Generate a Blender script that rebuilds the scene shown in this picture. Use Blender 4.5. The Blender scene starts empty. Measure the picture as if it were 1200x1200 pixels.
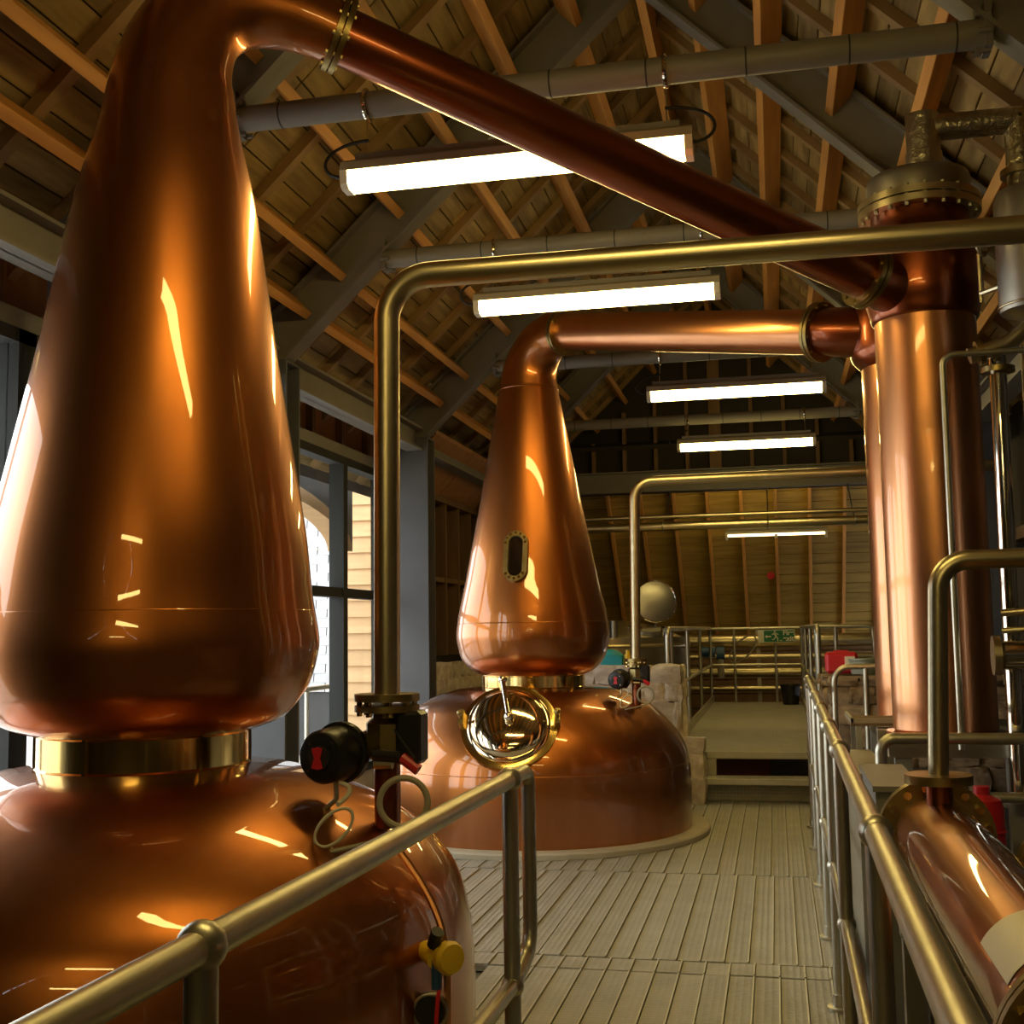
import bpy, math, random
from mathutils import Vector, Matrix, noise
random.seed(7)
PI = math.pi
scene = bpy.context.scene
COL = scene.collection

# ------------------------------------------------------------------ camera
cam_d = bpy.data.cameras.new('camera'); cam = bpy.data.objects.new('camera', cam_d); COL.objects.link(cam)
cam_d.sensor_width = 36.0; cam_d.lens = 1390.0 / 1200.0 * 36.0; cam_d.clip_start = 0.05
yaw, pitch, roll = math.radians(12.4), math.radians(5.75), math.radians(0.9)
fw = Vector((-math.sin(yaw) * math.cos(pitch), math.cos(yaw) * math.cos(pitch), math.sin(pitch)))
r0 = Vector((math.cos(yaw), math.sin(yaw), 0)); u0 = r0.cross(fw)
rt = r0 * math.cos(roll) - u0 * math.sin(roll); up = u0 * math.cos(roll) + r0 * math.sin(roll)
M3 = Matrix((rt, up, -fw)).transposed()
cam.matrix_world = Matrix.Translation((0, 0, 1.5)) @ M3.to_4x4()
scene.camera = cam

# ------------------------------------------------------------------ world, exposure
world = bpy.data.worlds.new('sky'); scene.world = world; world.use_nodes = True
wb = world.node_tree.nodes['Background']
wb.inputs[0].default_value = (0.97, 0.98, 1.0, 1); wb.inputs[1].default_value = 5.0
TUBE = 25.0
TUBE_COL = (1.0, 0.73, 0.23)
vs = scene.view_settings
vs.view_transform = 'Standard'; vs.look = 'None'; vs.exposure = 0.08; vs.gamma = 1.0
vs.use_curve_mapping = False

# ------------------------------------------------------------------ materials
MATS = {}
def nodes_of(name):
    m = bpy.data.materials.new(name); m.use_nodes = True
    nt = m.node_tree; b = nt.nodes['Principled BSDF']
    MATS[name] = m
    return m, nt, b
def mat(name, c1, c2=None, metal=0.0, rough=0.5, scale=(4, 4, 4), bump=0.0, bscale=60, coat=0.0, spread=0.5, rvar=0.0, crough=0.05, detail=4, rand=0.0):
    """procedural noise-mixed principled material, object-space coordinates"""
    m, nt, b = nodes_of(name)
    c2 = c2 or tuple(x * 0.8 for x in c1)
    tc = nt.nodes.new('ShaderNodeTexCoord'); mp = nt.nodes.new('ShaderNodeMapping'); mp.inputs['Scale'].default_value = scale
    nz = nt.nodes.new('ShaderNodeTexNoise'); nz.inputs['Scale'].default_value = 1.0; nz.inputs['Detail'].default_value = detail
    L = nt.links.new
    L(tc.outputs['Object'], mp.inputs['Vector']); L(mp.outputs[0], nz.inputs['Vector'])
    rp = nt.nodes.new('ShaderNodeMapRange'); rp.inputs['From Min'].default_value = 0.5 - spread / 2; rp.inputs['From Max'].default_value = 0.5 + spread / 2
    L(nz.outputs['Fac'], rp.inputs['Value'])
    mx = nt.nodes.new('ShaderNodeMix'); mx.data_type = 'RGBA'
    mx.inputs[6].default_value = (*c1, 1); mx.inputs[7].default_value = (*c2, 1)
    L(rp.outputs[0], mx.inputs[0])
    out = mx.outputs[2]
    if rand:
        oi = nt.nodes.new('ShaderNodeObjectInfo'); rr = nt.nodes.new('ShaderNodeMapRange')
        rr.inputs['To Min'].default_value = 1 - rand; rr.inputs['To Max'].default_value = 1 + rand
        L(oi.outputs['Random'], rr.inputs['Value'])
        hs = nt.nodes.new('ShaderNodeHueSaturation'); L(rr.outputs[0], hs.inputs['Value']); L(out, hs.inputs['Color'])
        out = hs.outputs[0]
        ad = nt.nodes.new('ShaderNodeVectorMath'); ad.operation = 'ADD'
        sc = nt.nodes.new('ShaderNodeMath'); sc.operation = 'MULTIPLY'; sc.inputs[1].default_value = 37.0
        L(oi.outputs['Random'], sc.inputs[0]); L(mp.outputs[0], ad.inputs[0]); L(sc.outputs[0], ad.inputs[1])
        L(ad.outputs[0], nz.inputs['Vector'])
    L(out, b.inputs['Base Color'])
    b.inputs['Metallic'].default_value = metal; b.inputs['Roughness'].default_value = rough
    if rvar:
        rr2 = nt.nodes.new('ShaderNodeMapRange'); rr2.inputs['To Min'].default_value = max(0.02, rough - rvar); rr2.inputs['To Max'].default_value = rough + rvar
        L(nz.outputs['Fac'], rr2.inputs['Value']); L(rr2.outputs[0], b.inputs['Roughness'])
    if coat:
        b.inputs['Coat Weight'].default_value = coat; b.inputs['Coat Roughness'].default_value = crough
    if bump:
        n2 = nt.nodes.new('ShaderNodeTexNoise'); n2.inputs['Scale'].default_value = bscale; n2.inputs['Detail'].default_value = 3
        L(tc.outputs['Object'], n2.inputs['Vector'])
        bp = nt.nodes.new('ShaderNodeBump'); bp.inputs['Strength'].default_value = bump; bp.inputs['Distance'].default_value = 0.01
        L(n2.outputs['Fac'], bp.inputs['Height']); L(bp.outputs[0], b.inputs['Normal'])
    return m
# grain along Y for boards / purlins (meshes are stretched by object scale so object coords stay in metres via scale here)
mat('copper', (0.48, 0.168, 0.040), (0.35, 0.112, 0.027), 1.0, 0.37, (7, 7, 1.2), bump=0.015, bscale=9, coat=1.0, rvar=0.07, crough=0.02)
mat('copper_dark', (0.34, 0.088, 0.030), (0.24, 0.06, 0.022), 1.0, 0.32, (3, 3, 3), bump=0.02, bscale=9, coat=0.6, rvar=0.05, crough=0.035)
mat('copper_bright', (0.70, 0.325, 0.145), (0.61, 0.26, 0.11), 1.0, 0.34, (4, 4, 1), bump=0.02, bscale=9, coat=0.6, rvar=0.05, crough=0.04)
mat('brass', (0.80, 0.58, 0.20), (0.68, 0.46, 0.15), 1.0, 0.16, (6, 6, 6), coat=0.3)
mat('brass_dull', (0.42, 0.32, 0.13), (0.27, 0.20, 0.08), 1.0, 0.38, (14, 14, 14), bump=0.1)
mat('steel', (0.64, 0.56, 0.36), (0.56, 0.48, 0.30), 1.0, 0.33, (3, 3, 20), rvar=0.05)
mat('steel_dull', (0.42, 0.39, 0.32), (0.32, 0.30, 0.25), 1.0, 0.42, (8, 8, 8), rvar=0.08)
mat('galvanised', (0.60, 0.57, 0.46), (0.50, 0.47, 0.37), 0.9, 0.36, (18, 18, 18), rvar=0.06)
mat('chrome', (0.80, 0.76, 0.66), (0.76, 0.71, 0.60), 1.0, 0.08, (4, 4, 4))
mat('polished_lid', (0.80, 0.66, 0.44), (0.76, 0.60, 0.38), 1.0, 0.07, (4, 4, 4))
mat('foil', (0.60, 0.54, 0.40), (0.46, 0.41, 0.30), 1.0, 0.32, (20, 20, 20), bump=0.7, bscale=35)
mat('beam_paint', (0.215, 0.20, 0.17), (0.185, 0.17, 0.145), 0, 0.55, (6, 6, 6))
mat('column_paint', (0.105, 0.11, 0.12), (0.09, 0.095, 0.105), 0, 0.6, (6, 6, 6))
mat('tie_paint', (0.27, 0.245, 0.20), (0.23, 0.21, 0.17), 0, 0.5, (5, 5, 5))
mat('dark_band', (0.04, 0.035, 0.03), None, 0, 0.6)
mat('board_wood', (0.40, 0.285, 0.10), (0.17, 0.11, 0.035), 0, 0.65, (16, 1.8, 16), bump=0.15, rand=0.32, spread=.42)
mat('rafter_wood', (0.36, 0.235, 0.10), (0.25, 0.155, 0.06), 0, 0.65, (5, 5, 5), bump=0.1, rand=0.12)
mat('purlin_wood', (0.74, 0.37, 0.085), (0.52, 0.23, 0.05), 0, 0.6, (14, 1.2, 14), bump=0.1, rand=0.12)
mat('stud_wood', (0.24, 0.14, 0.06), (0.16, 0.09, 0.04), 0, 0.7, (12, 12, 1.5), rand=0.15)
mat('ply_wood', (0.42, 0.20, 0.07), (0.32, 0.14, 0.05), 0, 0.65, (6, 6, 6), rand=0.1)
mat('back_board_wood', (0.50, 0.33, 0.06), (0.28, 0.17, 0.03), 0, 0.7, (1.5, 12, 12), rand=0.22)
mat('grating', (0.41, 0.40, 0.345), (0.32, 0.31, 0.265), 0.15, 0.5, (5, 5, 5), rand=0.07)
mat('grating_edge', (0.62, 0.60, 0.50), (0.50, 0.48, 0.40), 0.3, 0.42, (5, 5, 5))
mat('concrete', (0.16, 0.14, 0.11), (0.10, 0.09, 0.07), 0, 0.8, (3, 3, 3), bump=0.2)
mat('cement', (0.50, 0.45, 0.34), (0.40, 0.36, 0.27), 0, 0.75, (5, 5, 5), bump=0.1)
mat('stone', (0.42, 0.30, 0.17), (0.12, 0.075, 0.04), 0, 0.85, (2.2, 2.2, 2.2), bump=0.9, bscale=5, rand=0.25)
mat('pale_stone', (0.82, 0.74, 0.60), (0.46, 0.36, 0.25), 0, 0.8, (2.5, 2.5, 2.5), bump=0.9, bscale=5, rand=0.15)
mat('mortar', (0.12, 0.09, 0.06), (0.06, 0.045, 0.03), 0, 0.9, (9, 9, 9), bump=0.4, bscale=30)
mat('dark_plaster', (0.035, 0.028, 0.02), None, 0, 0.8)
mat('window_paint', (0.022, 0.024, 0.022), (0.017, 0.019, 0.018), 0, 0.8)
mat('black_plastic', (0.016, 0.015, 0.015), (0.011, 0.010, 0.010), 0, 0.34, bump=0.05)
mat('black_rubber', (0.02, 0.018, 0.016), None, 0, 0.6)
mat('red_paint', (0.62, 0.02, 0.03), None, 0, 0.4)
mat('grey_cable', (0.42, 0.38, 0.29), None, 0, 0.5)
mat('white_cable', (0.72, 0.68, 0.56), None, 0, 0.45)
mat('yellow_paint', (0.78, 0.52, 0.03), (0.66, 0.42, 0.02), 0, 0.4)
mat('blue_paint', (0.03, 0.10, 0.25), None, 0, 0.4)
mat('teal_plastic', (0.02, 0.36, 0.42), None, 0, 0.5)
mat('green_plastic', (0.04, 0.22, 0.07), (0.02, 0.14, 0.05), 0, 0.4)
mat('clear_tub', (0.30, 0.34, 0.28), None, 0, 0.3)
mat('label_white', (0.80, 0.74, 0.62), (0.74, 0.68, 0.56), 0, 0.5)
mat('sign_green', (0.0, 0.16, 0.06), None, 0, 0.4)
mat('sign_white', (0.72, 0.74, 0.62), None, 0, 0.4)
mat('fixture_body', (0.46, 0.40, 0.30), (0.40, 0.35, 0.26), 0, 0.5)
mat('fixture_cap', (0.85, 0.78, 0.62), None, 0, 0.4)
mat('cabinet_grey', (0.27, 0.26, 0.235), (0.23, 0.22, 0.20), 0, 0.45)
mat('rust_plate', (0.27, 0.17, 0.075), (0.13, 0.075, 0.035), 0.2, 0.7, (9, 9, 9), bump=0.3)
mat('brick_face', (0.28, 0.09, 0.05), (0.20, 0.06, 0.035), 0, 0.85, (30, 4, 30))
mat('slate', (0.50, 0.50, 0.51), (0.38, 0.38, 0.40), 0, 0.6, (6, 6, 6), rand=0.12)  # dark slates coloured pale to stand for overexposed daylight
mat('slate_joint', (0.05, 0.05, 0.05), None, 0, 0.9)
mat('cladding', (0.62, 0.40, 0.20), (0.52, 0.32, 0.15), 0, 0.7, (1.5, 8, 14), rand=0.08)
mat('paving', (0.55, 0.52, 0.47), (0.48, 0.45, 0.41), 0, 0.8, (2, 2, 2))
mat('sight_dark', (0.02, 0.012, 0.008), None, 0, 0.05)
mat('spandrel', (0.075, 0.072, 0.068), None, 0, 0.5)

def emit(name, col, strength):
    m, nt, b = nodes_of(name)
    b.inputs['Base Color'].default_value = (0.8, 0.8, 0.75, 1)
    nz = nt.nodes.new('ShaderNodeTexNoise'); nz.inputs['Scale'].default_value = 3.0
    mr = nt.nodes.new('ShaderNodeMapRange'); mr.inputs['To Min'].default_value = strength * 0.95; mr.inputs['To Max'].default_value = strength * 1.05
    nt.links.new(nz.outputs['Fac'], mr.inputs['Value']); nt.links.new(mr.outputs[0], b.inputs['Emission Strength'])
    b.inputs['Emission Color'].default_value = (*col, 1)
    return m
emit('tube_diffuser', TUBE_COL, TUBE)
emit('batten_lamp', (1.0, 0.80, 0.40), 4.0)
mat('hatch_steel', (0.36, 0.35, 0.32), (0.28, 0.27, 0.25), 1.0, 0.30, (5, 5, 5))
def glass_mat():
    m, nt, b = nodes_of('pane_glass')
    out = nt.nodes['Material Output']
    nt.nodes.remove(b)
    tr = nt.nodes.new('ShaderNodeBsdfTransparent'); tr.inputs[0].default_value = (0.95, 0.97, 0.96, 1)
    gl = nt.nodes.new('ShaderNodeBsdfGlossy'); gl.inputs['Roughness'].default_value = 0.0
    mx = nt.nodes.new('ShaderNodeMixShader')
    mx.inputs[0].default_value = 0.06; nt.links.new(tr.outputs[0], mx.inputs[1]); nt.links.new(gl.outputs[0], mx.inputs[2])
    nt.links.new(mx.outputs[0], out.inputs['Surface'])
glass_mat()
def perforate(name):
    """fine anti-slip dimple grid on the grating planks"""
    m = MATS[name]; nt = m.node_tree; b = nt.nodes['Principled BSDF']
    g = nt.nodes.new('ShaderNodeNewGeometry')
    vo = nt.nodes.new('ShaderNodeTexVoronoi'); vo.inputs['Scale'].default_value = 34; vo.inputs['Randomness'].default_value = 0.12
    nt.links.new(g.outputs['Position'], vo.inputs['Vector'])
    bp = nt.nodes.new('ShaderNodeBump'); bp.inputs['Strength'].default_value = 0.55; bp.inputs['Distance'].default_value = 0.012
    nt.links.new(vo.outputs['Distance'], bp.inputs['Height']); nt.links.new(bp.outputs[0], b.inputs['Normal'])
perforate('grating')

# ------------------------------------------------------------------ mesh building
class MB:
    def __init__(s): s.v = []; s.f = []
    def add(s, vs_, fs_):
        o = len(s.v); s.v += [Vector(p) for p in vs_]; s.f += [tuple(i + o for i in f) for f in fs_]; return s
    def box(s, c, d, R=None):
        c = Vector(c); h = Vector(d) / 2; vs_ = []
        for x in (-1, 1):
            for y in (-1, 1):
                for z in (-1, 1):
                    p = Vector((x * h.x, y * h.y, z * h.z)); p = (R @ p) if R else p; vs_.append(c + p)
        return s.add(vs_, [(0, 1, 3, 2), (4, 6, 7, 5), (0, 4, 5, 1), (2, 3, 7, 6), (0, 2, 6, 4), (1, 5, 7, 3)])
    def lohi(s, lo, hi):
        lo, hi = Vector(lo), Vector(hi); return s.box((lo + hi) / 2, hi - lo)
    def beam(s, p0, p1, w, h, upv=(0, 0, 1)):
        """rectangular bar from p0 to p1; w across, h along upv"""
        p0, p1 = Vector(p0), Vector(p1); d = (p1 - p0); L = d.length; d.normalize()
        a = d.cross(Vector(upv)).normalized(); b = a.cross(d).normalized()
        return s.box((p0 + p1) / 2, (w, L, h), Matrix((a, d, b)).transposed())
    def tube(s, path, r, n=16, caps=True):
        path = [Vector(p) for p in path]; m = len(path)
        rs = r if isinstance(r, (list, tuple)) else [r] * m
        tang = []
        for i in range(m):
            t = (path[min(i + 1, m - 1)] - path[max(i - 1, 0)]); tang.append(t.normalized())
        t0 = tang[0]; a = t0.orthogonal().normalized(); vs_ = []
        for i in range(m):
            t = tang[i]; a = (a - t * a.dot(t)).normalized(); b = t.cross(a)
            for k in range(n):
                q = 2 * PI * k / n; vs_.append(path[i] + (a * math.cos(q) + b * math.sin(q)) * rs[i])
        fs_ = [(i * n + k, i * n + (k + 1) % n, (i + 1) * n + (k + 1) % n, (i + 1) * n + k) for i in range(m - 1) for k in range(n)]
        if caps: fs_ += [tuple(reversed(range(n))), tuple(range((m - 1) * n, m * n))]
        return s.add(vs_, fs_)
    def cyl(s, p0, p1, r0, r1=None, n=20, caps=True):
        return s.tube([p0, p1], [r0, r0 if r1 is None else r1], n, caps)
    def stack(s, p0, ax, prof, n=32):
        """solid of revolution about axis ax from p0; prof = [(t along axis, radius)], closed with caps"""
        ax = Vector(ax).normalized(); p0 = Vector(p0); a = ax.orthogonal().normalized(); b = ax.cross(a); vs_ = []
        for t, r in prof:
            for k in range(n):
                q = 2 * PI * k / n; vs_.append(p0 + ax * t + (a * math.cos(q) + b * math.sin(q)) * r)
        m = len(prof)
        fs_ = [(i * n + k, i * n + (k + 1) % n, (i + 1) * n + (k + 1) % n, (i + 1) * n + k) for i in range(m - 1) for k in range(n)]
        fs_ += [tuple(reversed(range(n))), tuple(range((m - 1) * n, m * n))]
        return s.add(vs_, fs_)
    def lathe(s, prof, c, n=96, off=None, caps=False):
        vs_ = []; m = len(prof)
        for r, z in prof:
            ox, oy = off(z) if off else (0, 0)
            for k in range(n):
                q = 2 * PI * k / n; vs_.append((c[0] + ox + r * math.cos(q), c[1] + oy + r * math.sin(q), z))
        fs_ = [(i * n + k, i * n + (k + 1) % n, (i + 1) * n + (k + 1) % n, (i + 1) * n + k) for i in range(m - 1) for k in range(n)]
        if caps: fs_ += [tuple(reversed(range(n))), tuple(range((m - 1) * n, m * n))]
        return s.add(vs_, fs_)
    def torus(s, c, ax, R, r, n=32, m=10, sx=1.0):
        ax = Vector(ax).normalized(); a = ax.orthogonal().normalized(); b = ax.cross(a); c = Vector(c); vs_ = []
        for i in range(n):
            q = 2 * PI * i / n; d = a * math.cos(q) + b * math.sin(q) * sx; dn = d.normalized()
            for k in range(m):
                w = 2 * PI * k / m; vs_.append(c + d * R + dn * r * math.cos(w) + ax * r * math.sin(w))
        return s.add(vs_, [(i * m + k, ((i + 1) % n) * m + k, ((i + 1) % n) * m + (k + 1) % m, i * m + (k + 1) % m) for i in range(n) for k in range(m)])
    def ball(s, c, r, n=16, m=10, sc=(1, 1, 1)):
        c = Vector(c); vs_ = [c + Vector((0, 0, -r * sc[2]))]
        for j in range(1, m):
            w = -PI / 2 + PI * j / m
            for k in range(n):
                q = 2 * PI * k / n; vs_.append(c + Vector((r * math.cos(w) * math.cos(q) * sc[0], r * math.cos(w) * math.sin(q) * sc[1], r * math.sin(w) * sc[2])))
        vs_.append(c + Vector((0, 0, r * sc[2])))
        fs_ = [(0, 1 + (k + 1) % n, 1 + k) for k in range(n)]
        for j in range(m - 2):
            for k in range(n):
                a = 1 + j * n + k; b = 1 + j * n + (k + 1) % n; fs_.append((a, b, b + n, a + n))
        t = len(vs_) - 1; o = 1 + (m - 2) * n
        fs_ += [(o + k, o + (k + 1) % n, t) for k in range(n)]
        return s.add(vs_, fs_)
    def prism(s, pts, vec):
        vec = Vector(vec); n = len(pts); a = [Vector(p) for p in pts]
        return s.add(a + [p + vec for p in a], [tuple(range(n)), tuple(reversed(range(n, 2 * n)))] + [(i, (i + 1) % n, n + (i + 1) % n, n + i) for i in range(n)])
    def mesh(s, name, m, origin=Vector((0, 0, 0)), ang=35):
        me = bpy.data.meshes.new(name); me.from_pydata([p - origin for p in s.v], [], s.f)
        me.materials.append(MATS[m])
        import bmesh
        bm = bmesh.new(); bm.from_mesh(me); bmesh.ops.recalc_face_normals(bm, faces=bm.faces); bm.to_mesh(me); bm.free()
        me.polygons.foreach_set('use_smooth', [True] * len(me.polygons)); me.set_sharp_from_angle(angle=math.radians(ang))
        me.update(); return me
    def build(s, name, m, parent=None, ang=35, kind=None, label=None):
        xs = [p.x for p in s.v]; ys = [p.y for p in s.v]; zs = [p.z for p in s.v]
        o0 = Vector(((min(xs) + max(xs)) / 2, (min(ys) + max(ys)) / 2, min(zs)))
        return place(name, s.mesh(name, m, o0, ang), o0, parent, kind=kind, label=label)
WORLD = {}
def place(name, me, loc, parent=None, rot=None, scale=None, kind=None, label=None):
    o = bpy.data.objects.new(name, me); COL.objects.link(o)
    loc = Vector(loc); WORLD[o.name] = loc
    if parent is not None:
        o.parent = parent; o.location = loc - WORLD[parent.name]
    else: o.location = loc
    if rot: o.rotation_euler = rot
    if scale: o.scale = scale
    if kind: o['kind'] = kind
    if label: o['label'] = label
    return o
def thing(name, loc, label, cat, group=None, kind=None):
    o = place(name, None, loc); o.empty_display_size = 0.1
    tag(o, label, cat, group, kind); return o
def tag(o, label, cat, group=None, kind=None):
    o['label'] = label; o['category'] = cat
    if group: o['group'] = group
    if kind: o['kind'] = kind
    return o
def struct(o, label=None, cat=None):
    o['kind'] = 'structure'
    if label: o['label'] = label
    if cat: o['category'] = cat
    return o
def root(name, loc, label, cat):
    return struct(place(name, None, loc), label, cat)

def fillet(pts, rad, seg=10):
    pts = [Vector(p) for p in pts]; out = [pts[0]]
    for i in range(1, len(pts) - 1):
        a, b, c = pts[i - 1], pts[i], pts[i + 1]
        r = rad[i - 1] if isinstance(rad, (list, tuple)) else rad
        d1 = (a - b).normalized(); d2 = (c - b).normalized()
        ang = d1.angle(d2); t = r / math.tan(ang / 2); t = min(t, (a - b).length * .49, (c - b).length * .49); rr = t * math.tan(ang / 2)
        p1 = b + d1 * t; p2 = b + d2 * t; cen = b + (d1 + d2).normalized() * (rr / math.sin(ang / 2))
        u = (p1 - cen); v = (p2 - cen); tot = u.angle(v); axis = u.cross(v).normalized()
        for k in range(seg + 1):
            out.append(cen + Matrix.Rotation(tot * k / seg, 3, axis) @ u)
    out.append(pts[-1]); return out
def bez(p0, p1, p2, p3, n=16):
    p0, p1, p2, p3 = map(Vector, (p0, p1, p2, p3))
    return [p0 * (1 - t) ** 3 + p1 * 3 * t * (1 - t) ** 2 + p2 * 3 * t * t * (1 - t) + p3 * t ** 3 for t in [i / n for i in range(n + 1)]]
def smooth_prof(pts, k=6):
    out = []
    P = [Vector((a, b)) for a, b in pts]
    for i in range(len(P) - 1):
        a = P[max(i - 1, 0)]; b = P[i]; c = P[i + 1]; d = P[min(i + 2, len(P) - 1)]
        for j in range(k):
            t = j / k
            q = 0.5 * ((2 * b) + (c - a) * t + (2 * a - 5 * b + 4 * c - d) * t * t + (3 * b - a - 3 * c + d) * t ** 3)
            out.append((q.x, q.y))
    out.append((P[-1].x, P[-1].y)); return out
def bolts_ring(mb, c, ax, R, n, r=0.012, h=0.03):
    ax = Vector(ax).normalized(); a = ax.orthogonal().normalized(); b = ax.cross(a); c = Vector(c)
    for i in range(n):
        q = 2 * PI * (i + .5) / n; p = c + (a * math.cos(q) + b * math.sin(q)) * R
        mb.cyl(p - ax * h, p + ax * h, r, n=6)
    return mb
def unit_box(name, m):
    return MB().box((0, 0, 0), (1, 1, 1)).mesh(name, m)
def chamfer_box(d, b=0.01):
    """box with all edges cut, for cheap shared pieces"""
    mb = MB(); hx, hy, hz = d[0] / 2, d[1] / 2, d[2] / 2
    vs_ = []
    for x in (-1, 1):
        for y in (-1, 1):
            for z in (-1, 1):
                vs_ += [(x * hx, y * (hy - b), z * (hz - b)), (x * (hx - b), y * hy, z * (hz - b)), (x * (hx - b), y * (hy - b), z * hz)]
    import bmesh
    bm = bmesh.new()
    for p in vs_: bm.verts.new(p)
    bmesh.ops.convex_hull(bm, input=bm.verts); bm.verts.ensure_lookup_table(); bm.verts.index_update()
    mb.add([v.co.copy() for v in bm.verts], [tuple(v.index for v in f.verts) for f in bm.faces]); bm.free()
    return mb

# ================================================================== STRUCTURE
YB = 16.5          # gable end
YF = -6.5          # wall behind the photographer
XL, XR = -3.6, 2.1
RX, RZ, SL = -0.75, 5.68, math.atan(0.967)   # ridge of the steel soffit, roof pitch
ca, sa = math.cos(SL), math.sin(SL)
def roofp(side, s, n, y):
    """point on a roof slope: s down from the ridge, n out along the roof normal"""
    return Vector((RX + side * (s * ca + n * sa), y, RZ - s * sa + n * ca))
FRAMES = [-4.2, -1.8, 0.6, 2.9, 5.15, 7.4, 10.7, 14.0]

# ---- floor of narrow anti-slip grating planks
floor = root('floor', (0, 4, 0), 'pale perforated grating plank floor of the still house', 'floor')
MB().lohi((XL - .2, YF, -0.16), (0.30, 22.0, -0.045)).build('subfloor', 'concrete', floor)
PW = 0.108
def plank_mesh(L, name):
    mb = MB(); w = PW - 0.004
    mb.box((0, 0, -0.02), (w, L, 0.034))
    mb.box((w / 2 - 0.003, 0, -0.012), (0.006, L, 0.03))
    me = mb.mesh(name, 'grating'); me.materials.append(MATS['grating_edge'])  # lighter colour on the raised edge stands for the light it catches
    for i, p in enumerate(me.polygons):
        if i >= 6: p.material_index = 1
    return me
segs = [(2.6, 5.40), (5.41, 5.60), (5.61, 7.55), (7.56, 10.85)]
planks = [plank_mesh(b - a - 0.008, 'floor_plank') for a, b in segs]
for i in range(31):
    x = 0.235 - PW * i
    for (a, b), me, dx in zip(segs, planks, (0, 0.0, -.03, -.052)):
        if b < 5.41 and x < -1.35: continue
        if a > 5.3 and b < 5.7 and x < -1.5: continue
        dz = random.uniform(-0.002, 0.002)
        place('floor_plank', me, (x + dx, (a + b) / 2, dz), floor)
rf = MB().lohi((0.30, YF, -0.30), (XR + .2, 22.0, -0.20)).build('floor_slab', 'concrete'); struct(rf, 'dark concrete floor beyond the right handrail', 'floor')

# ---- roof slopes: boards, rafters, purlins
for side, nm in ((-1, 'ceiling_left'), (1, 'ceiling_right')):
    cl = root(nm, roofp(side, 2, .4, 7), 'timber lined roof slope %s the ridge with boards, rafters and purlins' % ('left of' if side < 0 else 'right of'), 'roof')
    ry = side * SL     # rotation about Y taking +X(along slope) ...
    BW = 0.158
    ysegs = [YF, -2.2, 2.0, 5.9, 8.6, 11.4, 14.4, YB]
    ub = {}
    for j in range(len(ysegs) - 1):
        L = ysegs[j + 1] - ysegs[j] - 0.012
        ub[j] = chamfer_box((BW - 0.007, L, 0.022), 0.004).mesh('roof_board', 'board_wood')
    for i in range(29):
        s = -.355 + BW * (i + .5)
        for j in range(len(ysegs) - 1):
            place('roof_board', ub[j], roofp(side, s, 0.371 + random.uniform(-.003, .003), (ysegs[j] + ysegs[j + 1]) / 2), cl, rot=(0, side * SL, 0))
    # an outer membrane keeps daylight from the joints
    mb = MB(); mb.prism([roofp(side, -0.40, .39, YF - .1), roofp(side, 4.35, .39, YF - .1), roofp(side, 4.35, .45, YF - .1), roofp(side, -0.44, .45, YF - .1)], (0, YB - YF + .3, 0))
    mb.build('roof_membrane', 'dark_plaster', cl)
    rme = MB().box((0, 0, 0), (4.5, 0.07, 0.06)).mesh('rafter', 'rafter_wood')
    y = YF + .2
    while y < YB:
        place('rafter', rme, roofp(side, 1.95, 0.33, y), cl, rot=(0, side * SL, 0)); y += 0.60
    bays = [YF] + FRAMES + [YB]
    for j in range(len(bays) - 1):
        L = bays[j + 1] - bays[j] - 0.03
        pm = chamfer_box((0.06, L, 0.19), 0.004).mesh('purlin', 'purlin_wood')
        for s in (0.41, 0.97, 1.55, 2.12, 2.69, 3.04):
            place('purlin', pm, roofp(side, s, 0.20, (bays[j] + bays[j + 1]) / 2), cl, rot=(0, side * SL, 0))

rb = MB().lohi((RX - .03, YF, RZ + .12), (RX + .03, YB, RZ + .48)).build('trim_1', 'purlin_wood'); struct(rb, 'timber ridge board at the apex of the roof', 'ridge board')
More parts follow.
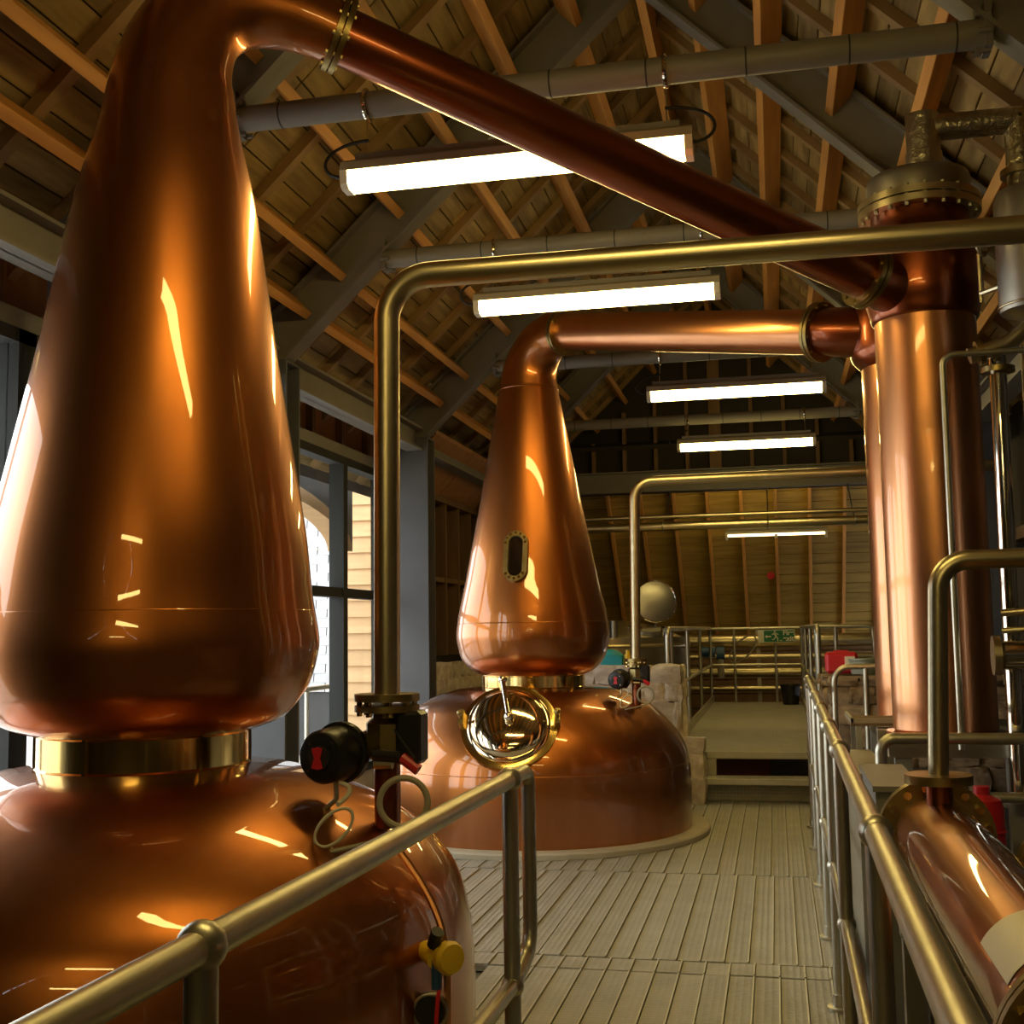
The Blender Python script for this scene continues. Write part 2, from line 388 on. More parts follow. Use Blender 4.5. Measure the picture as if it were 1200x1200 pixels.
# ---- steel portal frames with tie tubes
def ibeam(mb, p0, p1, upv, h, b, tw=0.012, tf=0.02):
    p0, p1 = Vector(p0), Vector(p1); d = (p1 - p0).normalized(); a = d.cross(Vector(upv)).normalized(); u = a.cross(d).normalized()
    mb.beam(p0 + u * (h / 2), p1 + u * (h / 2), tw, h, u)
    mb.beam(p0 + u * (tf / 2), p1 + u * (tf / 2), b, tf, u); mb.beam(p0 + u * (h - tf / 2), p1 + u * (h - tf / 2), b, tf, u)
    return mb
wherefr = ['far behind the photographer', 'behind the photographer', 'over the photographer', 'above the near still', 'carrying the nearest tie tube above the near still', 'between the two stills, second tie tube', 'behind the far still, third tie tube', 'at the far end before the gable, last tie tube']
for fy, tz, wh in zip(FRAMES, (4.0, 4.0, 4.0, 4.0, 4.0, 4.0, 3.98, 3.96), wherefr):
    t = thing('portal_truss', (RX, fy, 0), 'grey steel portal frame ' + wh, 'roof frame', 'portal frames of the still house')
    for side in (-1, 1):
        mb = MB(); n = Vector((side * sa, 0, ca))
        ibeam(mb, roofp(side, 0.0, 0, fy), roofp(side, 3.52, 0, fy), n, 0.30, 0.15)
        mb.build('frame_rafter', 'beam_paint', t)
        cx = RX + side * 2.52
        mb = MB(); mb.lohi((cx - .14, fy - .12, -0.04), (cx + .14, fy - .10, 3.32)); mb.lohi((cx - .14, fy + .10, -0.04), (cx + .14, fy + .12, 3.32)); mb.lohi((cx - .008, fy - .10, -0.04), (cx + .008, fy + .10, 3.32))
        mb.lohi((cx - .14, fy - .12, 3.32), (cx + .14, fy + .12, 3.335)); mb.lohi((cx - .145, fy - .135, -0.055), (cx + .145, fy + .135, -0.035))
        mb.build('column', 'column_paint', t)
        mb = MB(); ex = RX + side * (RZ - tz) / 0.967 * 1.0
        mb.box((ex - side * .02, fy, tz + .02), (0.03, 0.13, 0.20)); bolts_ring(mb, (ex - side * .04, fy, tz), (1, 0, 0), 0.085, 6, 0.012, .03)
        mb.build('tie_bracket', 'beam_paint', t)
    hw = (RZ - tz) / 0.967
    tie = MB().cyl((RX - hw, fy, tz), (RX + hw, fy, tz), 0.062, n=24).build('tie_tube', 'tie_paint', t)
    mb = MB(); k = -hw + .25
    while k < hw - .1:
        mb.cyl((RX + k - .004, fy, tz), (RX + k + .004, fy, tz), 0.0635, n=24); k += 0.44
    mb.build('joint_bands', 'dark_band', tie, kind='stuff')
# ---- eaves beams between the columns
for side, nm in ((-1, 'left'), (1, 'right')):
    for j in range(1, len(FRAMES) - 1):
        a, b = FRAMES[j] + .13, FRAMES[j + 1] - .13; x = RX + side * 2.50
        t = MB(); ibeam(t, (x, a, 3.20), (x, b, 3.20), (0, 0, 1), 0.22, 0.16)
        o = t.build('eaves_beam', 'beam_paint')
        tag(o, 'grey steel eaves beam along the %s wall, %s bay from the camera' % (nm, ['far rearward', 'rearward', 'first', 'second', 'third', 'fourth', 'fifth'][j]), 'beam', 'eaves beams')

# ---- walls
wl = root('wall_left', (XL, 7, 0), 'left wall of dark plinth, stud framing and rubble base', 'wall')
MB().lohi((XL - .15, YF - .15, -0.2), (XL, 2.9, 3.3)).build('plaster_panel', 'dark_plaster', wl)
MB().lohi((XL - .15, 2.9, -0.2), (XL, 10.95, 0.30)).build('plinth', 'cement', wl)
MB().lohi((XL - .10, 2.9, 3.02), (XL + .02, 10.95, 3.12)).build('head_rail', 'beam_paint', wl)
for k in range(12):
    MB().lohi((XL - .10, 2.92 + .67 * k, 3.12), (XL - .06, 3.55 + .67 * k, 3.46)).build('head_panel', 'ply_wood', wl)
    MB().lohi((XL - .06, 2.88 + .67 * k, 3.12), (XL - .0, 2.95 + .67 * k, 3.46)).build('stud', 'stud_wood', wl)
MB().lohi((XL - .22, 10.95, -0.2), (XL - .12, YB, 3.3)).build('back_panel', 'dark_plaster', wl)
for y in (11.0, 11.55, 12.1, 12.65, 13.2, 13.75, 14.3, 14.85, 15.4):
    MB().lohi((XL - .12, y, 1.25), (XL + .06, y + .05, 2.95)).build('stud', 'stud_wood', wl)
MB().lohi((XL - .12, 11.0, 2.05), (XL + .05, YB, 2.10)).build('noggin', 'stud_wood', wl)
MB().lohi((XL - .12, 10.95, 2.92), (XL + .08, YB, 2.99)).build('wall_plate', 'stud_wood', wl)
# sloping timber soffit panels between wall plate and eaves
for y0, y1 in ((10.95, 12.4), (12.43, 13.9), (13.93, 16.4)):
    MB().prism([(XL + .05, y0, 2.99), (XL + .45, y0, 3.42), (XL + .45, y0, 3.46), (XL + .02, y0, 3.02)], (0, y1 - y0, 0)).build('soffit_panel', 'ply_wood', wl)
MB().lohi((XL + .02, 10.95, -0.1), (XL + .33, YB, 1.10)).build('mortar_core', 'mortar', wl)
def stone_mesh(i, m, rough=0.16):
    random.seed(100 + i); n = 3; mb = MB(); g = {}
    vs_ = []; fs_ = []
    def idx(p):
        k = tuple(round(c, 4) for c in p)
        if k not in g:
            g[k] = len(vs_); q = Vector(p); l = q.length; q2 = q.lerp(q.normalized() * 0.62, 0.38)
            nn = noise.noise_vector(Vector(p) * 1.9 + Vector((i * 3.1, i, 0))) * rough
            vs_.append(q2 + nn)
        return g[k]
    for ax in range(3):
        for sgn in (-.5, .5):
            for a in range(n):
                for b in range(n):
                    c = []
                    for (u, v) in ((a, b), (a + 1, b), (a + 1, b + 1), (a, b + 1)):
                        p = [0, 0, 0]; p[ax] = sgn; p[(ax + 1) % 3] = u / n - .5; p[(ax + 2) % 3] = v / n - .5; c.append(idx(p))
                    fs_.append(tuple(c))
    mb.add(vs_, fs_); return mb.mesh('stone', m, ang=60)
STN = [stone_mesh(i, 'stone') for i in range(5)]; PSTN = [stone_mesh(i + 9, 'pale_stone') for i in range(5)]
random.seed(11)
def rubble(parent, meshes, origin, u, v, w, h, depth, cw=0.26, ch=0.17):
    """courses of uneven stones on the plane origin + u*[0,w] + v*[0,h], proud along u x v"""
    u = Vector(u).normalized(); v = Vector(v).normalized(); n = u.cross(v); z = 0; origin = Vector(origin)
    R = Matrix((u, v, n)).transposed().to_euler()
    while z < h - 0.04:
        hh = min(ch * random.uniform(.75, 1.25), h - z); x = random.uniform(-.12, 0) * 0
        while x < w - 0.03:
            ww = min(cw * random.uniform(.6, 1.4), w - x)
            if w - x - ww < 0.08: ww = w - x
            c = origin + u * (x + ww / 2) + v * (z + hh / 2) + n * random.uniform(-.02, .02)
            o = place('stone', random.choice(meshes), c, parent, rot=R, scale=(ww * 1.06, hh * 1.06, depth))
            x += ww
        z += hh
rubble(wl, PSTN, (XL + .34, 10.96, .55), (0, 1, 0), (0, 0, 1), 2.6, .68, .16)
rubble(wl, PSTN, (XL + .02, 10.96, .55), (1, 0, 0), (0, 0, 1), .34, .68, .12)

wr = root('wall_right', (XR, 7, 0), 'dark right wall behind the condensers with timber posts', 'wall')
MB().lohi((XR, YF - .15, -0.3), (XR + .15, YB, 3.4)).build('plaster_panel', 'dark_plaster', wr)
for y in (1.6, 4.1, 6.3, 9.0, 12.4):
    MB().lohi((XR - .10, y, -.2), (XR, y + .10, 3.3)).build('post', 'stud_wood', wr)
MB().lohi((XR - .10, YF, 2.2), (XR - .001, YB, 2.3)).build('rail', 'stud_wood', wr)
wf = root('wall_front', (0, YF, 0), 'dark wall behind the photographer', 'wall')
MB().prism([(XL - .2, YF - .15, -.3), (XR + .2, YF - .15, -.3), (XR + .2, YF - .15, 3.1), (RX, YF - .15, 6.2), (XL - .2, YF - .15, 3.1)], (0, .12, 0)).build('plaster_panel', 'dark_plaster', wf)

# ---- far gable: tie beam, studs and dark boarding above, open below to a cross wing
wb_ = root('wall_back', (RX, YB, 3.4), 'studded timber gable above the far cross beam', 'wall')
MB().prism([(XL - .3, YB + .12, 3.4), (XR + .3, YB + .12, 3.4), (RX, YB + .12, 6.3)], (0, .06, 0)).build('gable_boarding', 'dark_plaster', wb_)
x = -2.9
while x < 1.6:
    h = RZ + .1 - abs(x - RX) * .967 
    if h > 3.75: MB().lohi((x, YB, 3.70), (x + (.05), YB + .12, h)).build('stud', 'stud_wood', wb_)
    x += 0.44
MB().lohi((RX - .06, YB - .01, 3.70), (RX + .06, YB + .13, RZ)).build('king_post', 'stud_wood', wb_)
t = MB(); ibeam(t, (-3.6, YB - .05, 3.40), (2.1, YB - .05, 3.40), (0, 0, 1), 0.29, 0.18)
tag(t.build('cross_beam', 'beam_paint'), 'deep grey steel cross beam under the far studded gable', 'beam')
# cross-wing roof slope descending away
cb = root('ceiling_back', (0, 20, 2), 'boarded roof slope of the cross wing descending behind the fire exit rail', 'roof')
pa = math.atan2(3.0, 2.6)
Yt, Zt, Yb_, Zb = 17.9, 4.5, 20.9, 1.25
dvec = Vector((0, Yb_ - Yt, Zb - Zt)); dl = dvec.length; ang = math.atan2(Zb - Zt, Yb_ - Yt)
nb = 21; bw = dl / nb
for i in range(nb):
    me = chamfer_box((7.4, bw - .008, 0.025), .004).mesh('roof_board', 'back_board_wood') if i == 0 else me
    place('roof_board', me, Vector((-.75, Yt, Zt)) + dvec * ((i + .5) / nb) + Vector((0, 0, .03)), cb, rot=(ang, 0, 0))
for k in range(14):
    rm = MB().box((0, 0, 0), (.05, dl, .11)).mesh('rafter', 'purlin_wood') if k == 0 else rm
    place('rafter', rm, Vector((-4.1 + .52 * k, Yt, Zt)) + dvec * .5 + Vector((0, -.05, -.04)), cb, rot=(ang, 0, 0))
MB().prism([(-4.5, Yt, Zt + .08), (-4.5, Yb_, Zb + .08), (-4.5, Yb_, Zb + .14), (-4.5, Yt, Zt + .14)], (7.4, 0, 0)).build('roof_membrane', 'dark_plaster', cb)
MB().prism([(-4.5, YB - .1, 4.0), (-4.5, Yt + .05, 4.6), (-4.5, Yt + .05, 4.66), (-4.5, YB - .1, 4.06)], (7.4, 0, 0)).build('ridge_lining', 'dark_plaster', cb)
wbl = root('wall_wing', (0, 20.9, 0), 'low dark timber wall under the cross wing eaves', 'wall')
MB().lohi((-4.5, 20.9, -.3), (2.9, 21.0, 1.4)).build('boarding', 'stud_wood', wbl)
MB().lohi((-4.5, YB, -.3), (-4.4, 21.0, 4.7)).build('end_panel', 'dark_plaster', wbl)
MB().lohi((2.8, YB, -.3), (2.9, 21.0, 4.7)).build('end_panel', 'dark_plaster', wbl)
MB().lohi((-4.5, YB, -.3), (XL - .1, YB + .08, 4.7)).build('return_panel', 'dark_plaster', wbl)
MB().lohi((XR + .05, YB, -.3), (2.9, YB + .08, 4.7)).build('return_panel', 'dark_plaster', wbl)
for k in range(5):
    MB().lohi((-4.4, 20.86, .15 + .24 * k), (2.8, 20.9, .37 + .24 * k)).build('plank', 'stud_wood', wbl)

# ---- windows in the left wall
def window(n, y0, y1, mull, label):
    w = root('window_%d' % n, (XL, (y0 + y1) / 2, .3), label, 'window')
    z0, z1, zt = 0.30, 3.02, 1.85
    fr = MB(); fr.lohi((XL - .09, y0, z0), (XL + .03, y0 + .07, z1)); fr.lohi((XL - .09, y1 - .07, z0), (XL + .03, y1, z1)); fr.lohi((XL - .09, y0, z1 - .07), (XL + .03, y1, z1)); fr.lohi((XL - .09, y0, z0), (XL + .03, y1, z0 + .07))
    fr.build('window_frame', 'window_paint', w)
    for m in mull: MB().lohi((XL - .09, m - .05, z0 + .07), (XL + .04, m + .05, z1 - .07)).build('mullion', 'window_paint', w)
    MB().lohi((XL - .08, y0 + .07, zt - .04), (XL + .025, y1 - .07, zt + .04)).build('transom', 'window_paint', w)
    es = [y0 + .07] + sorted(mull) + [y1 - .07]
    for a, b in zip(es[:-1], es[1:]):
        for (c, d) in ((z0 + .07, zt - .04), (zt + .04, z1 - .07)):
            MB().lohi((XL - .035, a, c), (XL - .025, b, d)).build('pane', 'pane_glass', w)
window(1, 2.9, 5.12, [4.0], 'glazed screen left of the near still, dark frames')
window(2, 5.12, 7.4, [6.3], 'glazed screen behind the near still, dark frames')
window(3, 7.4, 10.7, [8.35, 9.56], 'glazed screen between the stills looking out to slates and cladding')

# ---- outside the window
g = MB().lohi((-30, -20, -.35), (XL - .15, 40, -.22)).build('ground', 'paving'); struct(g, 'pale paving outside the windows', 'ground')
# curved porch arch
ar = thing('porch_arch', (-4.5, 9.0, 0), 'dark porch arch with a pale timber curved edge outside the window', 'arch')
def arch_pts(x, yc, ry_, zc, rz_, n=24): return [(x, yc + ry_ * math.cos(PI * k / n), zc + rz_ * math.sin(PI * k / n)) for k in range(n + 1)]
AX = -4.3; AC = (8.95, 2.80, 2.36, .60)    # centre y, half span, spring z, rise
ac = arch_pts(AX, AC[0], AC[1], AC[2], AC[3])
mb = MB()
for k in range(len(ac) - 1):
    a, b = ac[k], ac[k + 1]
    mb.prism([a, b, (AX, b[1], 3.6), (AX, a[1], 3.6)], (-.10, 0, 0))
mb.build('spandrel', 'spandrel', ar)
mb = MB()
for k in range(len(ac) - 1):
    def inn(p): 
        q = Vector((0, (p[1] - AC[0]) / AC[1], (p[2] - AC[2]) / AC[3])); return (p[0], AC[0] + q.y * (AC[1] - .14), AC[2] + q.z * (AC[3] - .14))
    mb.prism([ac[k], ac[k + 1], inn(ac[k + 1]), inn(ac[k])], (-.22, 0, 0))
mb.build('arch_edge', 'cladding', ar)
cw_ = root('wall_outbuilding', (-4.6, 12.6, 0), 'horizontal timber cladding of the outbuilding outside the window', 'wall')
MB().lohi((-4.70, 12.66, -.3), (-3.85, 12.8, 4.2)).build('backing', 'slate_joint', cw_)
cme = None
for k in range(24):
    z = -.2 + .18 * k
    if cme is None:
        cme = MB().prism([(-.425, -.045, -.092), (-.425, -.012, .092), (-.425, .03, .092), (-.425, .03, -.092)], (.85, 0, 0)).mesh('clapboard', 'cladding')
    place('clapboard', cme, (-4.275, 12.64, z), cw_)
sr = root('roof_outbuilding', (-8, 17, 1), 'slate hung roof slope outside the window, daylight glare put into its pale colour', 'roof')
MB().prism([(-10.2, 16.2, -.3), (-10.2, 16.6, 5.0), (-10.2, 16.8, 5.0), (-10.2, 16.4, -.3)], (5.3, 0, 0)).build('backing', 'slate_joint', sr)
sm = chamfer_box((0.34, 0.02, 0.15), .004).mesh('slate', 'slate')
for r_ in range(26):
    z = .75 + .132 * r_
    for c_ in range(8):
        x = -7.6 + .352 * c_ + (.176 if r_ % 2 else 0)
        place('slate', sm, (x, 16.19 + (z + .3) * .0755 - .012, z), sr, rot=(-.12, 0, 0))

# ================================================================== PLATFORM at the far end of the walkway
pf = thing('access_platform', (-.3, 14, 0), 'raised grating platform and step leading to the fire exit rail', 'platform')
MB().lohi((-.95, 10.88, .34), (.35, 18.2, .40)).build('deck', 'grating', pf)
mb = MB()
for s_ in (-.95, .34): mb.lohi((s_ - .012, 10.9, .40), (s_ + .012, 18.2, .50))
mb.build('kickboards', 'galvanised', pf)
MB().lohi((-.64, 10.86, .35), (.36, 10.885, .405)).build('nosing', 'grating_edge', pf)
MB().lohi((-.64, 10.55, .165), (.36, 10.86, .20)).build('step', 'grating', pf)
MB().lohi((-.64, 10.535, .16), (.36, 10.55, .205)).build('step_nosing', 'grating_edge', pf)
MB().lohi((-.64, 10.70, 0.0), (.36, 10.72, .16)).build('riser', 'grating', pf)
for x in (-.60, .30): MB().lohi((x - .04, 10.80, 0.0), (x + .04, 10.88, .345)).build('bracket', 'galvanised', pf)
MB().lohi((-.95, 11.5, 0), (-.10, 11.6, .34)).build('brick_infill', 'brick_face', pf)

# ================================================================== POT STILLS
def still(name, cx, cy, label, body, collar, head, off, neck, base_r, hi):
    t = thing(name, (cx, cy, 0), label, 'pot still', 'copper pot stills')
    b = MB().lathe(smooth_prof(body), (cx, cy), 128).build('body', 'copper', t, ang=60)
    zs = [p for p in smooth_prof(body)]
    zr = min(zs, key=lambda p: abs(p[1] - .52))
    MB().torus((cx, cy, .52), (0, 0, 1), zr[0] - .004, .006, 96, 8).build('weld_seam', 'copper', b)
    MB().lathe([(base_r - .16, 0.0), (base_r, 0.0), (base_r, .032), (base_r - .012, .042), (base_r - .16, .042)], (cx, cy), 96).build('base_ring', 'cement', t)
    cr, c0, c1 = collar; ox = off(c0)[0]
    mb = MB(); mb.lathe([(cr - .03, c0 - .03), (cr + .004, c0 - .012), (cr + .006, c0), (cr, c0 + .006), (cr, c1 - .006), (cr + .006, c1), (cr + .006, c1 + .01), (cr - .03, c1 + .02)], (cx + ox, cy), 96)
    cl = mb.build('collar', 'brass', t)
    for k in range(6):
        mb = MB(); q = 2 * PI * k / 6 + .5; mb.box((cx + ox + (cr + .004) * math.cos(q), cy + (cr + .004) * math.sin(q), (c0 + c1) / 2), (.012, .012, c1 - c0 + .004), Matrix.Rotation(q, 3, 'Z')); mb.build('clasp', 'brass', cl)
    h = MB().lathe(smooth_prof(head), (cx, cy), 128, off).build('head', 'copper', t, ang=60)
    sp = smooth_prof(head)
    for zz in hi:
        q = min(sp, key=lambda p: abs(p[1] - zz)); o2 = off(zz)
        MB().torus((cx + o2[0], cy, zz), (0, 0, 1), q[0] - .004, .0055, 96, 8).build('weld_seam', 'copper', h)
    pts, rads = neck
    MB().tube(pts, rads, 48, caps=False).build('swan_neck', 'copper', t, ang=60)
    return t, b, h
off1 = lambda z: (.0135 + max(z - 1.15, 0) * .029, 0)
off0 = lambda z: (0, 0)
body1 = [(1.165, 0.0), (1.166, .3), (1.155, .5), (1.11, .665), (1.04, .762), (.96, .835), (.85, .91), (.7, .982), (.55, 1.03), (.42, 1.052), (.34, 1.06)]
head1 = [(.335, 1.172), (.385, 1.176), (.48, 1.214), (.545, 1.288), (.572, 1.34), (.59, 1.41), (.597, 1.49), (.568, 1.65), (.54, 1.866), (.488, 2.145), (.424, 2.48), (.385, 2.71), (.32, 3.08), (.255, 3.35), (.225, 3.52)]
E1 = Vector((-2.195 + off1(3.52)[0], 3.85, 3.52))
A1s = Vector((-1.585, 4.19, 3.835)); A1e = Vector((.47, 5.56, 3.10)); d1 = (A1e - A1s).normalized()
p1 = bez(E1, E1 + Vector((.03, .01, .33)), A1s - d1 * .40 + Vector((0, 0, .02)), A1s, 20)
n1 = ([E1 - Vector((.004, 0, .16)), E1 - Vector((.002, 0, .06)), E1 - Vector((0, 0, .015))] + p1[1:], [.248, .2325, .226] + [.225 - .105 * (i / 20) ** 0.8 for i in range(1, 21)])
S1, B1, H1 = still('pot_still', -2.195, 3.85, 'near copper pot still filling the left foreground', body1, (.357, 1.058, 1.172), head1, off1, n1, 1.28, (1.585,))
body2 = [(1.185, 0.0), (1.19, .35), (1.18, .52), (1.15, .64), (1.07, .77), (.96, .885), (.88, .95), (.75, 1.013), (.62, 1.055), (.50, 1.07), (.37, 1.076)]
head2 = [(.37, 1.168), (.42, 1.172), (.50, 1.22), (.56, 1.30), (.588, 1.40), (.597, 1.48), (.583, 1.60), (.568, 1.68), (.515, 1.92), (.47, 2.15), (.405, 2.48), (.325, 2.92), (.25, 3.32), (.232, 3.42)]
E2 = Vector((-1.85, 9.1, 3.42)); A2s = Vector((-1.50, 8.84, 3.795)); A2e = Vector((.335, 7.45, 3.315)); d2 = (A2e - A2s).normalized()
p2 = bez(E2, E2 + Vector((0.0, 0, .26)), A2s - d2 * .22 + Vector((0, 0, 0)), A2s, 20)
n2 = ([E2 - Vector((0, 0, .08)), E2 - Vector((0, 0, .015))] + p2[1:], [.240, .2315] + [.232 - .072 * (i / 20) ** 0.9 for i in range(1, 21)])
S2, B2, H2 = still('pot_still', -1.85, 9.1, 'far copper pot still with sight glass and round manway', body2, (.398, 1.074, 1.165), head2, off0, n2, 1.32, (1.565, 3.40))

# sight glass on the far still (bolted brass oval window), lies on the cone facing the walkway
dirc = Vector((-.03, -1, 0)).normalized()
rr = .495; slope = math.atan2(.19, .79)
nrm = (dirc * math.cos(slope) + Vector((0, 0, 1)) * math.sin(slope)).normalized()
sgc = Vector((-1.85, 9.1, 2.05)) + dirc * rr
ux = Vector((0, 0, 1)).cross(nrm).normalized(); uz = nrm.cross(ux)
def oval(rx, rz, n=40):
    out = []
    st = rz - rx
    for k in range(n):
        q = 2 * PI * k / n; out.append((rx * math.cos(q), rx * math.sin(q) + (st if math.sin(q) >= 0 else -st)))
    return out
def oval_ring(mb, c, o, i, h0, h1):
    a = oval(*o); b = oval(*i); n = len(a)
    P = lambda q, h: c + ux * q[0] + uz * q[1] + nrm * h
    vs_ = [P(q, h0) for q in a] + [P(q, h1) for q in a] + [P(q, h1) for q in b] + [P(q, h0) for q in b]
    mb.add(vs_, [(L * n + k, L * n + (k + 1) % n, ((L + 1) % 4) * n + (k + 1) % n, ((L + 1) % 4) * n + k) for L in range(4) for k in range(n)])
    return mb
sg = oval_ring(MB(), sgc, (.092, .195), (.055, .155), -.03, .035).build('sight_glass', 'brass_dull', H2, label='bolted brass oval sight glass')
mb = MB(); aa = oval(.058, .158); mb.prism([sgc + ux * q[0] + uz * q[1] + nrm * -.02 for q in aa], nrm * .03); mb.build('glass', 'sight_dark', sg)
mb = MB()
for k, q in enumerate(oval(.074, .175, 12)): p = sgc + ux * q[0] + uz * q[1]; mb.cyl(p + nrm * .03, p + nrm * .048, .011, n=6)
mb.build('bolts', 'brass', sg, kind='stuff')

# manway on the far still
mn = Vector((.10, -.80, .60)).normalized(); mc = Vector((-1.83, 8.15, .80))
mw = MB().stack(mc - mn * .12, mn, [(0, .30), (.16, .30), (.165, .335), (.20, .335), (.203, .30), (.21, .28)], 64).build('manway', 'brass', S2, label='round brass manway with domed lid')
lid = MB().stack(mc + mn * .085, mn, [(0, .285), (.02, .29), (.035, .275)] + [(.035 + .085 * math.sin(a), .265 * math.cos(a)) for a in [i * PI / 2 / 10 for i in range(10)]], 64).build('lid', 'polished_lid', mw, ang=50)
mside = Vector((0, 0, 1)).cross(mn).normalized(); mup = mn.cross(mside)
MB().cyl(mc + mn * .12 + mup * .36 - mside * .06, mc + mn * .235 + mside * .01 - mup * .02, .018, n=12).ball(mc + mn * .235 + mside * .01 - mup * .02, .032).ball(mc + mn * .12 + mup * .36 - mside * .06, .032).build('clamp_rod', 'chrome', mw)
for q in (-1, 1):
    p = mc + mn * .09 + mside * q * .335 + mup * .05
    MB().beam(p - mup * .05, p + mup * .07, .035, .06, mn).cyl(p - mn * .03, p + mn * .09, .013, n=8).ball(p + mn * .09, .022).build('swing_clamp', 'brass_dull', mw)

# ================================================================== LYNE ARMS
def flange_pair(mb, c, ax, R, r_pipe, w=.022):
    ax = Vector(ax).normalized(); c = Vector(c)
    mb.stack(c - ax * (w + .003), ax, [(0, r_pipe), (0, R), (w, R), (w, r_pipe)], 48); mb.stack(c + ax * .003, ax, [(0, r_pipe), (0, R), (w, R), (w, r_pipe)], 48); return mb
def lyne(a, b, r, label, R, mat_):
    d = (b - a).normalized()
    t = thing('lyne_arm', a, label, 'copper pipe', 'lyne arms of the stills')
    MB().cyl(a, b, r, n=48).build('pipe', mat_, t)
    for p, nm in ((a, 'flange'), (b, 'flange')):
        f = flange_pair(MB(), p, d, R, r * .9).build(nm, 'brass_dull', t)
        bolts_ring(MB(), p, d, R - .02, 10, .010, .034).build('bolts', 'brass_dull', f, kind='stuff')
    return t
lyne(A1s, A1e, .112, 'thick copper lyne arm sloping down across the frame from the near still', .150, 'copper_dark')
lyne(A2s, A2e, .142, 'shorter level copper lyne arm from the far still to the rear condenser', .185, 'copper_bright')  # brighter copper here replaces the highlight this arm does not reflect

# ================================================================== CONDENSERS
def condenser(cx, cy, r, z0, zn, hr, zh, inlet, ri, label):
    t = thing('condenser', (cx, cy, z0), label, 'condenser', 'copper shell condensers')
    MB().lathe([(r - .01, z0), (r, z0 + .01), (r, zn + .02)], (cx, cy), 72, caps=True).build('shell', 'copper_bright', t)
    MB().lathe([(r + .03, z0 - .02), (r + .03, z0), (r - .01, z0)], (cx, cy), 72, caps=True).build('foot_flange', 'copper', t)
    hd = smooth_prof([(r - .01, zn - .015), (r + .012, zn), (hr - .015, zn + .05), (hr, zn + .12), (hr, zn + .25), (hr - .012, zh - .14), (hr - .04, zh - .07), (hr - .045, zh)])
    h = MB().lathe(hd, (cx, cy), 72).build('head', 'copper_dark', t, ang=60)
    MB().tube(inlet, ri, 40, caps=False).build('inlet', 'copper_dark', h, ang=60)
    fl = MB().lathe([(hr - .06, zh - .01), (hr + .012, zh - .01), (hr + .012, zh + .022), (hr - .06, zh + .022)], (cx, cy), 72).lathe([(hr - .06, zh + .03), (hr + .012, zh + .03), (hr + .012, zh + .062), (hr - .06, zh + .062)], (cx, cy), 72).build('head_flange', 'steel', t)
    bolts_ring(MB(), (cx, cy, zh + .026), (0, 0, 1), hr - .012, 20, .011, .052).build('bolts', 'galvanised', fl, kind='stuff')
    MB().lathe(smooth_prof([(hr - .03, zh + .06), (hr - .032, zh + .16), (hr - .06, zh + .185), (.10, zh + .20)]), (cx, cy), 72, caps=True).build('lid', 'steel_dull', t)
    return t
C1 = (.738, 5.78); C2 = (.83, 7.42)
C1a = condenser(*C1, .228, 1.02, 2.93, .268, 3.44, [A1e, A1e + d1 * .10, Vector((C1[0] - .02, C1[1] - .02, 3.08))], [.118, .125, .15], 'nearer tall copper condenser with bolted steel lid')
C2a = condenser(*C2, .262, .95, 3.06, .33, 3.55, [A2e, A2e + d2 * .12, Vector((C2[0] - .06, C2[1] - .0, 3.28))], [.145, .15, .17], 'rear copper condenser half hidden behind the nearer one')

# ================================================================== STEEL PIPES
def pipe(name, pts, rad, r, label, cat='steel pipe', m='steel', n=24, flanges=(), group=None, seg=12):
    t = thing(name, pts[0], label, cat, group)
    MB().tube(fillet(pts, rad, seg), r, n).build('pipe_run', m, t, ang=50)
    for (c, ax, R) in flanges:
        f = MB().stack(Vector(c) - Vector(ax).normalized() * .012, ax, [(0, r), (0, R), (.024, R), (.024, r)], 32).build('flange', 'brass_dull', t)
    return t
pipe('vapour_pipe', [(-1.264, 3.78, 1.285), (-1.258, 3.78, 2.712), (1.55, 3.80, 2.70)], .155, .0435, 'large bright steel pipe rising from the near still and crossing in front of the condenser', flanges=[((-1.264, 3.78, 1.29), (0, 0, 1), .108)])
pipe('vapour_pipe', [(-1.018, 8.8, 1.27), (-.995, 8.8, 2.60), (1.6, 8.8, 2.61)], .14, .038, 'slim steel pipe rising from the far still and turning right', flanges=[((-1.018, 8.8, 1.275), (0, 0, 1), .08)])
pipe('header_pipe', [(-2.6, 15.0, 2.79), (1.9, 15.0, 2.79)], .1, .055, 'lower thick steel pipe spanning the far end under the cross beam')
pipe('header_pipe', [(-2.6, 15.2, 2.93), (1.9, 15.2, 2.93)], .1, .03, 'upper thin steel pipe spanning the far end under the cross beam')
for x in (-1.35, -.05, 1.0):
    t = thing('pipe_hanger', (x, 15.0, 2.72), 'thin drop rod hanger %s holding the far end pipes' % ('left' if x < -1 else 'centre' if x < .5 else 'right'), 'hanger', 'pipe hangers at the far end')
    MB().cyl((x, 15.0, 2.72), (x, 16.35, 3.40), .008, n=8).build('rod', 'steel_dull', t)
    MB().torus((x, 15.0, 2.79), (1, 0, 0), .06, .008, 24, 6).build('ring', 'steel_dull', t)
